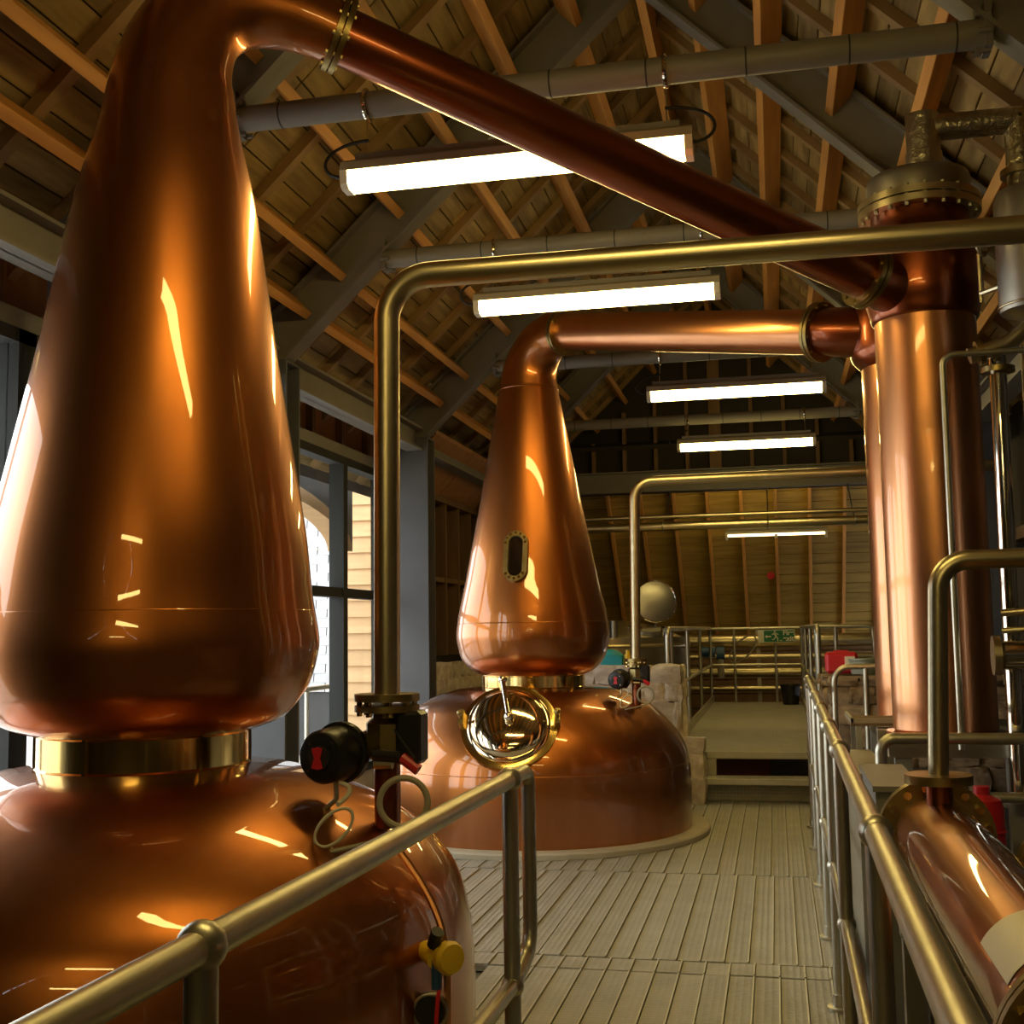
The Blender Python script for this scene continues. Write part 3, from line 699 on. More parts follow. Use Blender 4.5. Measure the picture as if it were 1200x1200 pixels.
# right foreground hooked pipe on the cooler
pipe('outlet_pipe', [(.41, 3.4, 1.09), (.436, 3.4, 1.674), (1.5, 3.42, 1.68)], .085, .0265, 'hooked brass toned steel pipe standing on the copper cooler', flanges=[((.41, 3.4, 1.09), (0, 0, 1), .088)])
pipe('vent_tube', [(.738, 5.30, .98), (.742, 5.30, 2.655), (1.9, 5.32, 2.66)], .05, .0135, 'thin pale tube bent over in front of the nearer condenser', m='galvanised')
pipe('riser_pipe', [(.975, 5.42, .75), (.985, 5.42, 2.58), (.985, 5.42, 2.70)], .1, .036, 'polished vertical steel tube right of the nearer condenser', m='chrome', flanges=[((.985, 5.42, 2.60), (0, 0, 1), .07)])
pipe('riser_pipe', [(1.16, 5.75, .0), (1.17, 5.75, 3.1)], .1, .022, 'slim dark vertical tube near the right wall behind the polished riser', m='steel_dull')
pipe('elbow_pipe', [(.86, 5.36, 2.655), (1.02, 5.36, 2.70), (1.16, 5.36, 2.82), (1.6, 5.36, 3.0)], .12, .036, 'curved steel elbow pipe beside the condenser under the steel tank', flanges=[((.905, 5.36, 2.668), (1, 0, .25), .055)])
# insulated foil pipe from the lid
t = thing('insulated_pipe', (C1[0] + .03, C1[1], 3.63), 'foil wrapped mitred pipe leaving the top of the nearer condenser', 'insulated pipe')
MB().lathe([(.085, 3.60), (.085, 3.74), (.078, 3.745), (.078, 3.93)], (C1[0] + .035, C1[1]), 28, caps=True).build('stub', 'foil', t)
MB().cyl((C1[0] + .0, C1[1], 3.865), (1.22, C1[1], 3.865), .062, n=28).build('run', 'foil', t)
MB().cyl((1.20, C1[1], 3.90), (1.20, C1[1], 3.45), .062, n=28).build('drop', 'foil', t)
MB().cyl((1.20, C1[1], 3.62), (1.20, C1[1], 3.59), .09, n=28).build('collar', 'steel', t)
# steel tank
t = thing('steel_tank', (1.13, 5.22, 2.79), 'small upright stainless tank at the right edge above the elbow pipe', 'tank')
MB().lathe([(.10, 2.785), (.155, 2.80), (.162, 2.82), (.162, 3.28), (.15, 3.315), (.06, 3.34), (.05, 3.40)], (1.13, 5.22), 48, caps=True).build('shell', 'steel_dull', t)
MB().torus((1.13, 5.22, 2.82), (0, 0, 1), .162, .006, 48, 8).build('rim', 'steel', t)
MB().cyl((1.13, 5.22, 3.38), (1.13, 5.22, 3.6), .03, n=16).build('vent', 'chrome', t)
f = MB().torus((.945, 5.4, 3.17), (-1, .6, 0), .055, .012, 24, 8).build('sight_ring', 'steel', t); MB().cyl((.945, 5.4, 3.17), (1.05, 5.3, 3.17), .03, n=12).build('nozzle', 'steel', t)
MB().cyl((.93, 5.40, 2.94), (1.0, 5.3, 2.94), .012, n=8).cyl((.93, 5.40, 3.12), (.93, 5.40, 2.90), .009, n=8).build('level_tube', 'steel', t)
# flanged nozzle low right
t = thing('flanged_nozzle', (.88, 5.3, 1.37), 'polished flanged stub pipe at right edge beside the condenser shell', 'pipe stub')
MB().stack((.90, 5.26, 1.37), (1, -.05, 0), [(0, .045), (.015, .06), (.03, .06), (.35, .058), (.6, .058)], 28).build('pipe_run', 'chrome', t)
MB().stack((.872, 5.26, 1.37), (1, -.05, 0), [(0, .05), (0, .082), (.03, .082), (.03, .05)], 28).build('flange', 'steel', t)
for z, rr_, nm in ((1.575, .016, 'upper slim'), (1.50, .013, 'lower slim')):
    tag(MB().cyl((.93, 5.36, z - .03), (1.7, 5.2, z + .02), rr_, n=14).build('cross_tube', 'steel'), nm + ' steel cross tube at the right edge above the flanged stub', 'steel pipe')

# ================================================================== VALVE ASSEMBLIES
def valve(ox, oy, zf, s, zbase, label):
    t = thing('valve_assembly', (ox, oy, zbase), label, 'valve', 'actuated valves on the stills')
    P = lambda x, y, z: Vector((ox + x * s, oy + y * s, zf + z * s))
    f = MB().stack(P(0, 0, -.012), (0, 0, -1), [(0, .05 * s), (0, .125 * s), (.024 * s, .125 * s), (.024 * s, .05 * s)], 32).build('flange', 'brass_dull', t)
    bolts_ring(MB(), P(0, 0, -.012), (0, 0, 1), .105 * s, 8, .012 * s, .04 * s).build('bolts', 'brass', f, kind='stuff')
    MB().stack(P(0, 0, -.03), (0, 0, -1), [(0, .055 * s), (.03 * s, .06 * s), (.05 * s, .085 * s), (.17 * s, .085 * s), (.19 * s, .06 * s), (.20 * s, .05 * s)], 8).build('valve_body', 'brass_dull', t)
    MB().cyl(P(0, 0, -.2), Vector((ox, oy, zbase)), .05 * s, n=24).build('stem', 'copper_dark', t)
    # actuator drum, axis toward the walkway
    ax = Vector((-.18, -1, -.03)).normalized()
    a = MB().stack(P(-.175, -.01, -.19), ax, [(0, .10 * s), (.0, .118 * s), (.03 * s, .118 * s), (.032 * s, .105 * s), (.15 * s, .10 * s), (.165 * s, .09 * s), (.17 * s, .06 * s)], 36).build('actuator', 'black_plastic', t)
    c = P(-.175, -.01, -.19) + ax * .17 * s; au = Vector((0, 0, 1)); av = ax.cross(au).normalized()
    MB().cyl(c - ax * .004, c + ax * .012 * s, .045 * s, n=28).build('indicator_disc', 'black_rubber', a)
    hw = .036 * s
    mb = MB(); e = ax * .015 * s; k = ax * .004
    for sg_ in (-1, 1):
        mb.prism([c + e - av * .012 * s, c + e + av * .012 * s, c + e + au * hw * sg_ + av * .024 * s, c + e + au * hw * sg_ * 1.15, c + e + au * hw * sg_ - av * .024 * s], k)
    mb.build('indicator', 'red_paint', a)
    for k_ in range(4):
        q_ = PI / 4 + k_ * PI / 2; p_ = c + au * math.sin(q_) * .068 * s + av * math.cos(q_) * .068 * s - ax * .012 * s
        MB().cyl(p_, p_ + ax * .02 * s, .007 * s, n=8).build('screw', 'chrome', a)
    MB().cyl(P(-.17, .0, -.19), P(0, 0, -.13), .05 * s, n=16).build('coupling', 'black_plastic', t)
    chamf = chamfer_box((.10 * s, .12 * s, .20 * s), .015 * s); 
    for p in chamf.v: p += P(.105, -.02, -.13)
    chamf.build('switch_box', 'black_plastic', t)
    MB().cyl(P(-.02, -.09, -.19), P(.09, -.10, -.20), .026 * s, .022 * s, n=12).build('solenoid', 'black_plastic', t)
    MB().cyl(P(.09, -.10, -.20), P(.155, -.10, -.245), .022 * s, n=10).build('gland', 'red_paint', t)
    MB().cyl(P(-.02, -.09, -.225), P(.05, -.09, -.225), .02 * s, n=10).build('fitting', 'steel', t)
    MB().torus(P(.115, -.16, -.355), (.25, -1, .0), .088 * s, .012 * s, 36, 8).build('conduit_loop', 'grey_cable', t)
    MB().torus(P(-.075, -.37, -.415), (.25, -1, 0), .082 * s, .0065 * s, 36, 8, sx=.55).build('cable_loop', 'white_cable', t)
    MB().tube(bez(P(-.09, -.37, -.50), P(.0, -.34, -.48), P(.12, -.2, -.48), P(.18, -.16, -.42), 12), .009 * s, 8).build('conduit', 'grey_cable', t)
    MB().tube(bez(P(-.14, -.14, -.29), P(-.06, -.16, -.30), P(-.05, -.3, -.32), P(-.06, -.37, -.335), 10), .009 * s, 8).build('cable', 'white_cable', t)
    MB().tube(fillet([P(-.16, -.13, -.29), P(-.155, -.13, -.35), P(-.20, -.15, -.39)], .02, 5), .010 * s, 8).build('tap', 'steel', t)
    MB().tube(bez(P(.05, -.06, -.10), P(.1, -.14, -.14), P(.14, -.12, -.18), P(.16, -.10, -.24), 10), .005 * s, 6).build('wire', 'black_rubber', t)
    return t
valve(-1.264, 3.78, 1.275, .86, .87, 'black actuated valve with red hourglass indicator under the large pipe on the near still')
valve(-1.018, 8.8, 1.262, .66, .93, 'small actuated valve under the slim pipe on the far still')

# sampling tap on the near still
t = thing('sampling_tap', (-1.07, 3.6, .5), 'yellow handled tap with copper tube on the flank of the near still', 'tap')
MB().cyl((-1.13, 3.66, .54), (-1.06, 3.55, .54), .022, n=12).build('stem', 'brass_dull', t)
MB().cyl((-1.075, 3.575, .54), (-1.02, 3.50, .535), .03, n=16).build('tap_body', 'yellow_paint', t)
MB().cyl((-1.03, 3.50, .575), (-1.01, 3.48, .62), .02, n=12).build('cap', 'black_plastic', t)
MB().stack((-1.0, 3.515, .54), (.75, -.66, .03), [(0, .02), (.004, .046), (.03, .05), (.045, .042), (.048, .0)], 14).build('handwheel', 'yellow_paint', t)
MB().cyl((-1.02, 3.50, .535), (-1.02, 3.50, .45), .016, n=10).build('spout', 'blue_paint', t)
MB().tube(bez((-1.20, 3.62, .86), (-1.13, 3.60, .78), (-1.03, 3.58, .68), (-1.0, 3.53, .56), 14), .012, 8).build('sample_tube', 'copper_bright', t)
MB().cyl((-.995, 3.53, .50), (-.995, 3.53, .05), .012, n=10).build('drain_tube', 'copper_bright', t)
MB().tube(bez((-1.01, 3.50, .47), (-1.02, 3.48, .40), (-1.01, 3.46, .30), (-1.03, 3.47, .20), 10), .007, 6).build('hose', 'red_paint', t)
t = thing('dial_gauge', (-1.06, 3.52, .36), 'small round black rimmed gauge below the yellow tap', 'gauge')
MB().stack((-1.05, 3.54, .38), (.2, -1, .05), [(0, .05), (.03, .052), (.035, .045)], 28).build('case', 'black_plastic', t)
MB().torus((-1.044, 3.505, .382), (.2, -1, .05), .05, .006, 32, 8).build('bezel', 'steel_dull', t)
MB().cyl((-1.05, 3.55, .38), (-1.09, 3.66, .38), .02, n=10).build('neck', 'brass_dull', t)

# ================================================================== HANDRAILS
def ball_joint(parent, p, R=.034):
    MB().ball(p, R, 20, 12).build('rail_joint', 'galvanised', parent)
TR = .0235
# left of the walkway
lr = thing('handrail', (-.73, 2, 0), 'galvanised tubular handrail in the left foreground beside the near still', 'handrail', 'walkway handrails')
X0 = -.722
MB().cyl((X0 - .03, .62, 1.1), (X0, 3.23, 1.1), TR, n=24).build('top_rail', 'galvanised', lr)
MB().cyl((X0 - .03, .62, .55), (X0, 3.23, .56), TR * .9, n=24).build('mid_rail', 'galvanised', lr)
MB().tube(fillet([(X0, 3.19, 1.1), (X0 + .005, 3.42, 1.1), (X0 + .005, 3.42, .60), (X0, 3.24, .56)], [.05, .09], 10), TR * .88, 20).build('end_loop', 'galvanised', lr)
for y in (3.2, 1.46):
    MB().cyl((X0 - (.02 if y < 2 else 0), y, -.005), (X0 - (.02 if y < 2 else 0), y, 1.1), TR * .95, n=20).build('post', 'galvanised', lr)
    ball_joint(lr, (X0 - (.02 if y < 2 else 0), y, 1.1)); ball_joint(lr, (X0 - (.02 if y < 2 else 0), y, .558), .031)
    MB().stack((X0 - (.02 if y < 2 else 0), y, 0), (0, 0, 1), [(0, .055), (.012, .055), (.014, .03), (.06, .028)], 20).build('foot', 'galvanised', lr)
# right of the walkway
rr_ = thing('handrail', (.19, 4, 0), 'galvanised tubular handrail on the right running away to the platform', 'handrail', 'walkway handrails')
P0, P1 = Vector((.165, .9, 1.1)), Vector((.222, 9.4, 1.1))
rx_ = lambda y: P0.x + (P1.x - P0.x) * (y - P0.y) / (P1.y - P0.y)
MB().cyl(P0, P1, TR, n=24).build('top_rail', 'galvanised', rr_)
MB().cyl((rx_(.9), .9, .55), (rx_(9.4), 9.4, .55), TR * .85, n=20).build('mid_rail', 'galvanised', rr_)
for y in (2.46, 4.05, 5.0, 6.1, 7.3, 8.5, 9.4):
    MB().cyl((rx_(y), y, -.005), (rx_(y), y, 1.1), TR * .95, n=20).build('post', 'galvanised', rr_)
    ball_joint(rr_, (rx_(y), y, 1.1)); ball_joint(rr_, (rx_(y), y, .55), .03)
    MB().stack((rx_(y), y, 0), (0, 0, 1), [(0, .05), (.012, .05), (.014, .03), (.06, .028)], 20).build('foot', 'galvanised', rr_)
for a, b in ((1.0, 4.0), (4.05, 6.05), (6.1, 9.4)):
    k = MB().lohi((.262, a, -.005), (.270, b, .12)).build('kick_plate', 'galvanised', rr_)
for y in (4.6, 5.5, 6.4, 7.2):
    MB().cyl((.285, y, .07), (.250, y, .07), .012, n=8).build('plate_bolt', 'galvanised', rr_)
# platform rails
def hoop_rail(name, pts, rad, mids, posts, r, label, group='platform handrails'):
    t = thing(name, pts[0], label, 'handrail', group)
    MB().tube(fillet(pts, rad, 8), r, 14).build('top_rail', 'galvanised', t)
    for a, b in mids: MB().cyl(a, b, r * .9, n=12).build('mid_rail', 'galvanised', t)
    for a, b in posts: MB().cyl(a, b, r * .95, n=12).build('post', 'galvanised', t)
    return t
for x, w in ((-.97, 'left'), (.36, 'right')):
    hoop_rail('handrail', [(x, 10.95, .40), (x, 10.95, 1.5), (x, 18.1, 1.5)], .08, [((x, 10.95, .95), (x, 18.1, .95))], [((x, y, .40), (x, y, 1.5)) for y in (11.3, 13.4, 15.6, 18.1)], .024, 'side handrail along the %s edge of the raised platform' % w)
hoop_rail('handrail', [(-.97, 18.18, 1.49), (.36, 18.18, 1.49)], .05, [((-.97, 18.18, .95), (.36, 18.18, .95))], [((x, 18.18, .40), (x, 18.18, 1.49)) for x in (-.62, -.02)], .022, 'end handrail across the platform carrying the fire exit sign')
hoop_rail('handrail', [(.40, 13.2, 1.5), (1.0, 13.2, 1.5), (1.12, 13.2, -.2)], .06, [((.40, 13.2, .95), (1.05, 13.2, .95))], [((.62, 13.2, -.2), (.62, 13.2, 1.5))], .022, 'short hooped rail right of the platform behind the red box')
hoop_rail('handrail', [(.352, 8.15, -.2), (.362, 8.15, 1.235), (1.3, 8.15, 1.235)], .10, [], [((.555, 8.15, -.2), (.562, 8.15, 1.235))], .019, 'hooped rail in front of the rubble wall beside the condensers')
hoop_rail('handrail', [(.405, 5.2, -.2), (.405, 5.2, 1.035), (1.9, 5.2, 1.035)], .06, [((.405, 5.2, .80), (.99, 5.2, .80))], [((.99, 5.2, -.2), (.99, 5.2, 1.035))], .024, 'bent tube guard rail at the foot of the condensers')
# outside rail seen through the window
hoop_rail('handrail', [(-4.05, 7.6, 1.02), (-4.05, 10.6, 1.02)], .05, [], [((-4.05, y, -.22), (-4.05, y, 1.02)) for y in (8.1, 9.0, 9.9)], .022, 'low tubular rail outside the window behind the near still')

# ================================================================== LIGHT FIXTURES
def fixture(xc, y, z, L, label, lit=True, tie_z=4.0, tie_y=None, w=.145):
    t = thing('strip_light', (xc, y, z), label, 'strip light', 'fluorescent strip lights' if lit else None)
    def sect(pts, x0, x1): return MB().prism([(x0, y + a, z + b) for a, b in pts], (x1 - x0, 0, 0))
    h = L / 2
    sect([(-w / 2, .012), (-w / 2 + .012, .055), (-.03, .075), (.03, .075), (w / 2 - .012, .055), (w / 2, .012)], xc - h, xc + h).build('gear_tray', 'fixture_body', t)
    if not lit:
        MB().cyl((xc, y, z + .09), (xc, y, z + 1.75), .006, n=8).build('drop_rod', 'steel', t)
        MB().lohi((xc - .02, y - .04, z - .055), (xc + .02, y + .04, z + .0)).build('bracket', 'fixture_cap', t)
    sect([(-w / 2 + .004, .012), (w / 2 - .004, .012), (w / 2 - .012, -.045), (w / 2 - .035, -.065), (-w / 2 + .035, -.065), (-w / 2 + .012, -.045)] if lit else [(-w / 2, .012), (w / 2, .012), (w / 2 - .004, -.022), (-w / 2 + .004, -.022)], xc - h + .035, xc + h - .035).build('diffuser', 'tube_diffuser' if lit else 'batten_lamp', t)
    for s_ in (-1, 1):
        x0 = xc + s_ * h
        c = sect([(-w / 2, .014), (w / 2, .014), (w / 2 - .008, -.05), (w / 2 - .034, -.07), (-w / 2 + .034, -.07), (-w / 2 + .008, -.05)], min(x0, x0 - s_ * .036), max(x0, x0 - s_ * .036)).build('end_cap', 'fixture_cap', t)
        if lit:
            ty = y if tie_y is None else tie_y
            MB().cyl((xc + s_ * h * .86, y, z + .07), (xc + s_ * h * .86, ty, tie_z - .05), .0035, n=6).build('wire', 'steel', t)
            MB().torus((xc + s_ * h * .86, ty, tie_z), (1, 0, 0), .068, .012, 28, 8).build('clamp', 'chrome', t)
            if s_ < 0 or y < 6:
                MB().tube([Vector((x0 + s_ * (.00 + .11 * math.sin(q)), y, z + .09 - .085 * math.cos(q) + .0)) + Vector((-s_ * .12 * (q / PI) ** 3, 0, 0)) for q in [PI * k / 14 for k in range(15)]], .008, 8).build('cable', 'black_rubber', t)
    MB().beam((xc - h * .93, y, z + .095), (xc + h * .93, y, z + .095), .03, .03).build('rail', 'tie_paint', t)
    return t
fixture(-1.10, 5.15, 3.65, 1.64, 'nearest lit strip light, partly hidden by the sloping lyne arm')
fixture(-1.04, 7.28, 3.60, 1.56, 'second lit strip light, just above the far still lyne arm', tie_y=7.4)
fixture(-.275, 10.55, 3.605, 1.56, 'third lit strip light, below the far still lyne arm', tie_y=10.7, tie_z=3.98)
fixture(-.26, 13.75, 3.615, 1.56, 'farthest lit strip light, just above the cross beam', tie_y=14.0, tie_z=3.96)
fixture(-.50, 2.2, 3.65, 1.58, 'strip light overhead between the near still and the photographer, out of view', tie_y=2.9)
fixture(-.50, -2.0, 3.65, 1.58, 'strip light behind the photographer, out of view', tie_y=-1.8)
fixture(-.50, -5.6, 3.65, 1.58, 'strip light far behind the photographer, out of view', tie_y=-4.2)
fixture(.05, 17.5, 2.84, 1.44, 'thin dim strip light hung before the cross wing roof', lit=False, w=.07)
fixture(-.30, 17.3, 3.98, 1.56, 'added unseen strip light behind the far cross beam, brightening the cross wing roof', tie_y=17.3, tie_z=4.32)  # added lamp, never in view; throws more light on the cross wing roof

# ================================================================== COOLERS at lower right
def cooler(cx, y0, y1, z, r, label, rings):
    t = thing('spirit_cooler', (cx, (y0 + y1) / 2, z - r), label, 'copper vessel', 'horizontal copper coolers')
    MB().cyl((cx, y0, z), (cx, y1, z), r, n=64).build('shell', 'copper', t)
    for y in rings:
        f = MB().stack((cx, y - .02, z), (0, 1, 0), [(0, r - .02), (0, r + .045), (.018, r + .045), (.018, r + .038), (.024, r + .038), (.024, r + .045), (.042, r + .045), (.042, r - .02)], 56).build('flange', 'brass_dull', t)
        bolts_ring(MB(), (cx, y, z), (0, 1, 0), r + .024, 16, .012, .04).build('bolts', 'brass', f, kind='stuff')
    MB().ball((cx, y1, z), r * .95, 32, 16, (1, .5, 1)).build('end_cap', 'copper_dark', t)
    return t
ck = cooler(.415, 1.35, 3.60, .915, .112, 'long copper cooler cylinder with white label in the lower right corner', (3.55, 1.74))
MB().cyl((.41, 3.4, 1.0), (.41, 3.4, 1.085), .034, n=24).build('nozzle', 'copper_dark', ck)
mb = MB(); Rl = .1135; aa = [math.radians(a) for a in range(92, 153, 5)]
vs_ = []
for q in aa: vs_ += [(.415 + Rl * math.cos(q), 1.93, .915 + Rl * math.sin(q)), (.415 + Rl * math.cos(q), 2.17, .915 + Rl * math.sin(q))]
mb.add(vs_, [(2 * i, 2 * i + 1, 2 * i + 3, 2 * i + 2) for i in range(len(aa) - 1)]); mb.build('paper_label', 'label_white', ck, label='white paper label')
cooler(.72, 1.6, 3.30, .86, .112, 'second copper cooler cylinder cut off by the right edge', (3.26, 2.0))
# cooler cradle
t = thing('cooler_cradle', (.55, 3.0, -.2), 'dark steel cradle under the copper coolers', 'stand')
for y in (2.75, 3.45):
    MB().lohi((.30, y, .66), (.88, y + .06, .74)).build('crossbar', 'steel_dull', t)
    for x in (.33, .84): MB().lohi((x - .025, y, -.2), (x + .025, y + .06, .66)).build('leg', 'steel_dull', t)

# ---- condenser support frame
t = thing('support_frame', (1.1, 6.2, -.2), 'steel channel frame carrying the two copper condensers', 'stand')
MB().lohi((.46, 5.46, .93), (1.85, 5.54, 1.0)).build('channel', 'steel_dull', t); MB().lohi((.46, 6.02, .93), (1.85, 6.10, 1.0)).build('channel', 'steel_dull', t)
MB().lohi((.54, 7.1, .86), (1.85, 7.18, .93)).build('channel', 'steel_dull', t); MB().lohi((.54, 7.66, .86), (1.85, 7.74, .93)).build('channel', 'steel_dull', t)
for x, y in ((.52, 5.5), (.98, 5.5), (1.5, 5.5), (.52, 6.06), (.58, 7.14), (1.4, 7.14), (.58, 7.7)):
    MB().lohi((x - .035, y - .03, -.2), (x + .035, y + .03, .93 if y < 7 else .86)).build('leg', 'cabinet_grey', t)
MB().lohi((.5, 5.54, .985), (1.0, 6.02, 1.0)).build('bearing_plate', 'steel_dull', t); MB().lohi((.56, 7.18, .915), (1.2, 7.66, .93)).build('bearing_plate', 'steel_dull', t)
t = thing('drip_tray', (.5, 6.75, .9), 'rusty drip tray beside the rear condenser foot', 'tray')
MB().lohi((.36, 6.45, .985), (.66, 7.0, 1.0)).build('tray_plate', 'rust_plate', t)
MB().lohi((.36, 6.45, 1.0), (.375, 7.0, 1.025)).build('rim', 'galvanised', t); MB().lohi((.36, 6.45, 1.0), (.66, 6.462, 1.025)).build('rim', 'galvanised', t)
for x, y in ((.40, 6.5), (.62, 6.5), (.40, 6.95)): MB().lohi((x - .015, y - .015, -.2), (x + .015, y + .015, .985)).build('leg', 'galvanised', t)
# cabinets behind the right rail
t = thing('equipment_cabinet', (.36, 4.6, -.2), 'grey steel cabinet behind the right handrail', 'cabinet')
MB().lohi((.315, 4.35, -.2), (.46, 5.0, .93)).build('body', 'cabinet_grey', t)
MB().lohi((.305, 4.33, .93), (.47, 5.02, .95)).build('top', 'cabinet_grey', t)
MB().lohi((.33, 4.335, .0), (.445, 4.35, .86)).build('door', 'cabinet_grey', t)
t = thing('steel_box', (.42, 5.9, -.2), 'pale steel box below the drip tray', 'box')
MB().lohi((.315, 5.3, -.2), (.44, 6.3, .86)).build('body', 'galvanised', t); MB().lohi((.31, 5.29, .86), (.445, 6.31, .88)).build('lid', 'galvanised', t)
tag(MB().cyl((.30, 5.1, .88), (.62, 5.1, .885), .012, n=10).build('hose', 'blue_paint'), 'short dark blue hose behind the right handrail', 'hose')
tag(MB().ball((.405, 5.17, .81), .025, 14, 10).cyl((.405, 5.19, .81), (.405, 5.13, .81), .012, n=8).build('clamp_knob', 'steel_dull'), 'dark clamp knob on the bent guard rail', 'knob')
# red drum and vessels in the gloom below the condensers
t = thing('red_container', (.76, 5.0, -.2), 'red container in the shadow below the condenser frame', 'container')
MB().stack((.76, 5.0, -.2), (0, 0, 1), [(0, .07), (.02, .08), (.98, .08), (1.02, .07), (1.04, .03), (1.07, .03)], 28).build('body', 'red_paint', t)
MB().torus((.76, 5.0, .7), (0, 0, 1), .08, .006, 28, 8).build('rib', 'red_paint', t)
for x, y, lab in ((1.13, 4.75, 'left'), (1.42, 4.9, 'right')):
    t = thing('pump_housing', (x, y, -.2), 'dark cylindrical pump housing at lower right, %s of two' % lab, 'pump', 'pump housings')
    MB().lathe([(.10, -.2), (.11, -.18), (.11, .62), (.13, .64), (.13, .68), (.06, .74)], (x, y), 28, caps=True).build('housing', 'steel_dull', t)
    MB().torus((x, y, .3), (0, 0, 1), .112, .008, 28, 8).build('band', 'steel', t)

# ================================================================== RUBBLE WALLS
t = thing('rubble_wall', (.9, 8.7, -.2), 'brown rubble stone wall behind the condensers', 'wall')
MB().lohi((.36, 8.52, -.2), (1.9, 8.95, 1.10)).build('mortar_core', 'mortar', t)
rubble(t, STN, (.34, 8.50, .30), (1, 0, 0), (0, 0, 1), 1.2, .86, .16, .22, .14)
rubble(t, STN, (.355, 8.95, .30), (0, -1, 0), (0, 0, 1), .45, .86, .12, .22, .14)
t = thing('rubble_wall', (-1.2, 10.7, 0), 'pale rough stone block between the far still and the platform steps', 'wall')
MB().lohi((-2.3, 10.62, 0), (-.84, 10.78, 1.14)).build('mortar_core', 'pale_stone', t); MB().lohi((-.84, 10.56, 0), (-.67, 10.78, .52)).build('mortar_core', 'pale_stone', t)
rubble(t, PSTN, (-2.3, 10.60, .0), (1, 0, 0), (0, 0, 1), 1.47, 1.18, .16, .3, .2)
rubble(t, PSTN, (-.85, 10.55, .0), (1, 0, 0), (0, 0, 1), .2, .56, .12, .2, .18)
rubble(t, PSTN, (-.83, 10.62, .55), (0, 1, 0), (0, 0, 1), .22, .62, .1, .2, .18)

# ================================================================== SMALL THINGS AT THE FAR END
t = thing('mash_tun', (-2.0, 14.0, 0), 'large stainless tun with domed top behind the far still', 'tank')
MB().lathe(smooth_prof([(1.0, 0), (1.0, 1.30), (.98, 1.36), (.88, 1.43), (.62, 1.53), (.28, 1.60), (.02, 1.61)]), (-2.0, 14.0), 72).build('shell', 'steel', t, ang=60)
MB().torus((-2.0, 14.0, 1.32), (0, 0, 1), 1.005, .018, 64, 8).build('rim', 'steel', t)
hn = Vector((.25, -.96, .12)).normalized(); hc = Vector((-1.35, 13.75, 1.82))
hl = MB().stack(hc, hn, [(-.02, .235), (0, .24), (.008, .235), (.012, .215), (.022, .12), (.025, .02)], 48).build('hatch_lid', 'hatch_steel', t, ang=20, label='round open hatch lid')
MB().torus(hc, hn, .24, .012, 48, 8).build('rim', 'chrome', hl)
MB().stack((-1.42, 13.6, 1.36), (0, -.15, 1), [(0, .24), (.12, .24), (.12, .255), (.15, .255)], 36).build('hatch_neck', 'steel_dull', t)
MB().cyl((-1.36, 13.8, 1.50), (-1.35, 13.79, 1.62), .02, n=10).build('hinge', 'steel_dull', t)
for k, (x, z) in enumerate(((-1.62, 1.44), (-1.5, 1.42), (-1.25, 1.42))): MB().cyl((x, 13.38, z), (x + .02, 13.33, z + .1), .022, n=8).build('clamp', 'chrome', t)
for k, (x, y) in enumerate(((-1.95, 13.2), (-1.75, 13.1), (-2.1, 13.4))): MB().cyl((x, y, 1.38), (x, y, 1.60), .05, n=14).build('fitting', 'steel_dull', t)
tag(MB().ball((-1.47, 10.68, 1.25), .13, 14, 10, (1, .6, .6)).box((-1.47, 10.66, 1.22), (.24, .14, .09)).build('cloth_bundle', 'teal_plastic'), 'bright teal bundle on the stone block behind the far still', 'cloth')
t = thing('yellow_bottle', (-1.30, 10.62, 1.17), 'tiny yellow bottle beside the teal bundle', 'bottle')
MB().lathe([(.035, 1.17), (.038, 1.18), (.038, 1.26), (.018, 1.29), (.018, 1.32)], (-1.30, 10.64), 16, caps=True).build('body', 'yellow_paint', t)
t = thing('red_tool_box', (.50, 8.72, 1.17), 'red plastic box on top of the rubble wall', 'box')
q_ = chamfer_box((.22, .18, .15), .02)
for p in q_.v: p += Vector((.44, 8.74, 1.245))
q_.build('body', 'red_paint', t); MB().lohi((.46, 8.638, 1.22), (.53, 8.65, 1.29)).build('sticker', 'label_white', t); MB().lohi((.39, 8.72, 1.318), (.49, 8.76, 1.332)).build('handle', 'red_paint', t)
t = thing('clear_tub', (.60, 8.62, 1.17), 'greenish translucent tub on the rubble wall', 'tub')
MB().lathe([(.085, 1.17), (.10, 1.26), (.105, 1.265), (.105, 1.275), (.02, 1.275)], (.585, 8.62), 24, caps=True).build('body', 'clear_tub', t)
t = thing('green_net', (.74, 8.62, 1.17), 'bright green netting heaped on the rubble wall', 'netting')
mb = MB()
for k in range(7): mb.torus((.70 + .04 * (k % 3), 8.6 + .02 * (k % 2), 1.20 + .013 * (k % 4)), (random.uniform(-.4, .4), random.uniform(-.4, .4), 1), .05, .012, 16, 6)
mb.build('coils', 'green_plastic', t)
tag(MB().lathe([(.11, .40), (.14, .66), (.148, .665), (.148, .685), (.132, .685), (.105, .42)], (.17, 17.6), 28, caps=True).build('bucket', 'black_plastic'), 'black bucket at the end of the platform', 'bucket')
t = thing('blue_pump', (-.95, 18.5, 1.1), 'small blue pump on the pipes beyond the platform', 'pump')
MB().cyl((-1.12, 18.45, 1.14), (-.92, 18.45, 1.14), .075, n=20).build('motor', 'blue_paint', t); MB().cyl((-.90, 18.45, 1.12), (-.78, 18.45, 1.12), .10, n=20).build('volute', 'blue_paint', t); MB().cyl((-.84, 18.45, 1.12), (-.84, 18.45, .75), .05, n=14).build('leg', 'grey_cable', t)
t = thing('hose_coil', (-.55, 18.45, 1.2), 'thin coiled hose hanging beside the blue pump', 'hose')
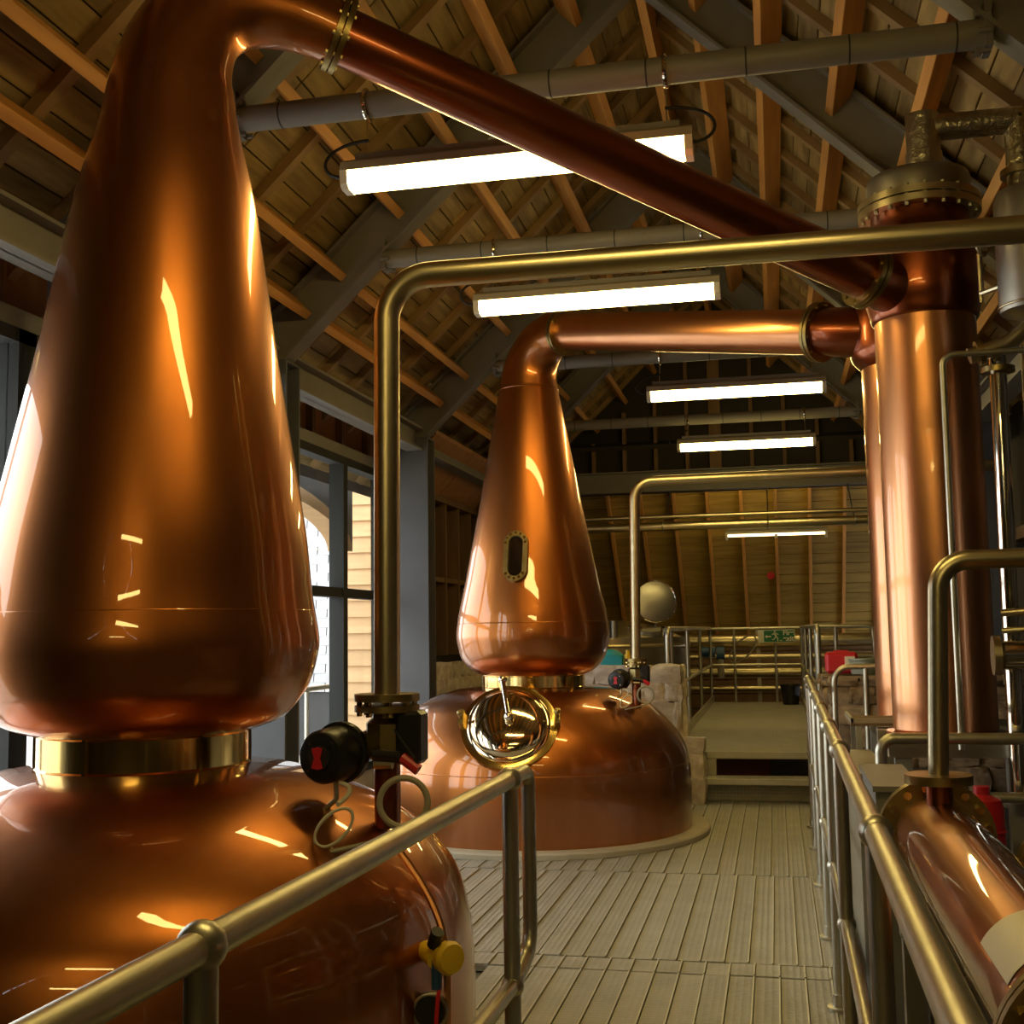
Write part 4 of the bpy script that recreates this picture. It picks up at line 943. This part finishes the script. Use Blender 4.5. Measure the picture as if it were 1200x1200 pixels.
MB().torus((-.5, 18.42, 1.18), (0, 1, .1), .26, .015, 36, 6, sx=.45).build('coil', 'steel_dull', t)
for z, r_, y, lab in ((1.30, .10, 18.75, 'thick uppermost'), (1.06, .04, 18.6, 'slim second'), (.82, .075, 18.8, 'thick third'), (.58, .04, 18.6, 'slim lowest')):
    tag(MB().cyl((-3.0, y, z), (2.4, y, z), r_, n=24).build('floor_pipe', 'steel'), lab + ' steel pipe crossing beyond the platform end', 'steel pipe', 'pipes beyond the platform')
for x in (-.28, .9): tag(MB().lohi((x - .03, 18.88, -.1), (x + .03, 18.94, 1.5)).lohi((x - .09, 18.86, -.1), (x + .09, 18.96, -.08)).build('pipe_stand', 'steel_dull'), 'upright stand %s holding the pipes beyond the platform' % ('left of centre' if x < 0 else 'at right'), 'stand')
tag(MB().cyl((-.05, 20.0, 2.36), (-.05, 19.85, 2.34), .06, n=16).cyl((-.05, 20.02, 2.36), (-.05, 19.98, 2.36), .08, n=16).build('fire_bell', 'red_paint'), 'small red alarm sounder on a cross wing rafter', 'alarm')
# fire exit sign
SY = 18.13
fs = thing('fire_exit_sign', (0, SY, 1.28), 'green and white fire exit sign on the platform end rail', 'sign')
SX0, SX1, SZ0, SZ1 = -.265, .268, 1.275, 1.465
pl = MB().lohi((SX0, SY, SZ0), (SX1, SY + .006, SZ1)).build('plate', 'sign_white', fs)
MB().lohi((SX0 + .085, SY - .003, SZ0 + .012), (SX1 - .008, SY, SZ1 - .012)).build('green_panel', 'sign_green', fs)
mb = MB()  # arrow and running figure
yy = SY - .005
def flat(pts): mb.prism([(x, yy, z) for x, z in pts], (0, .002, 0))
flat([(-.165, 1.365), (-.135, 1.395), (-.135, 1.375), (-.075, 1.375), (-.075, 1.355), (-.135, 1.355), (-.135, 1.335)])
mb.cyl((-.02, yy, 1.435), (-.02, yy + .002, 1.435), .014, n=14)
flat([(-.035, 1.42), (-.005, 1.41), (.01, 1.36), (-.015, 1.355)])
flat([(-.035, 1.42), (-.065, 1.395), (-.06, 1.385), (-.03, 1.40)]); flat([(-.005, 1.41), (.03, 1.385), (.035, 1.395), (.0, 1.42)])
flat([(-.015, 1.36), (-.045, 1.325), (-.065, 1.325), (-.065, 1.315), (-.038, 1.315), (.0, 1.355)]); flat([(.0, 1.36), (.015, 1.325), (.012, 1.295), (.024, 1.295), (.03, 1.33), (.012, 1.362)])
flat([(.045, 1.30), (.085, 1.30), (.085, 1.31), (.045, 1.31)])
mb.build('pictogram', 'sign_white', fs)
for txt, zc in (('Fire', 1.385), ('exit', 1.30)):
    cu = bpy.data.curves.new('lettering', 'FONT'); cu.body = txt; cu.size = .105; cu.extrude = .001; cu.materials.append(MATS['sign_white']); cu.offset = .003
    o = bpy.data.objects.new('lettering_curve', cu); COL.objects.link(o)
    dg = bpy.context.evaluated_depsgraph_get(); me = bpy.data.meshes.new_from_object(o.evaluated_get(dg)); bpy.data.objects.remove(o)
    place('lettering', me, (.095, SY - .006, zc), fs, rot=(PI / 2, 0, 0))
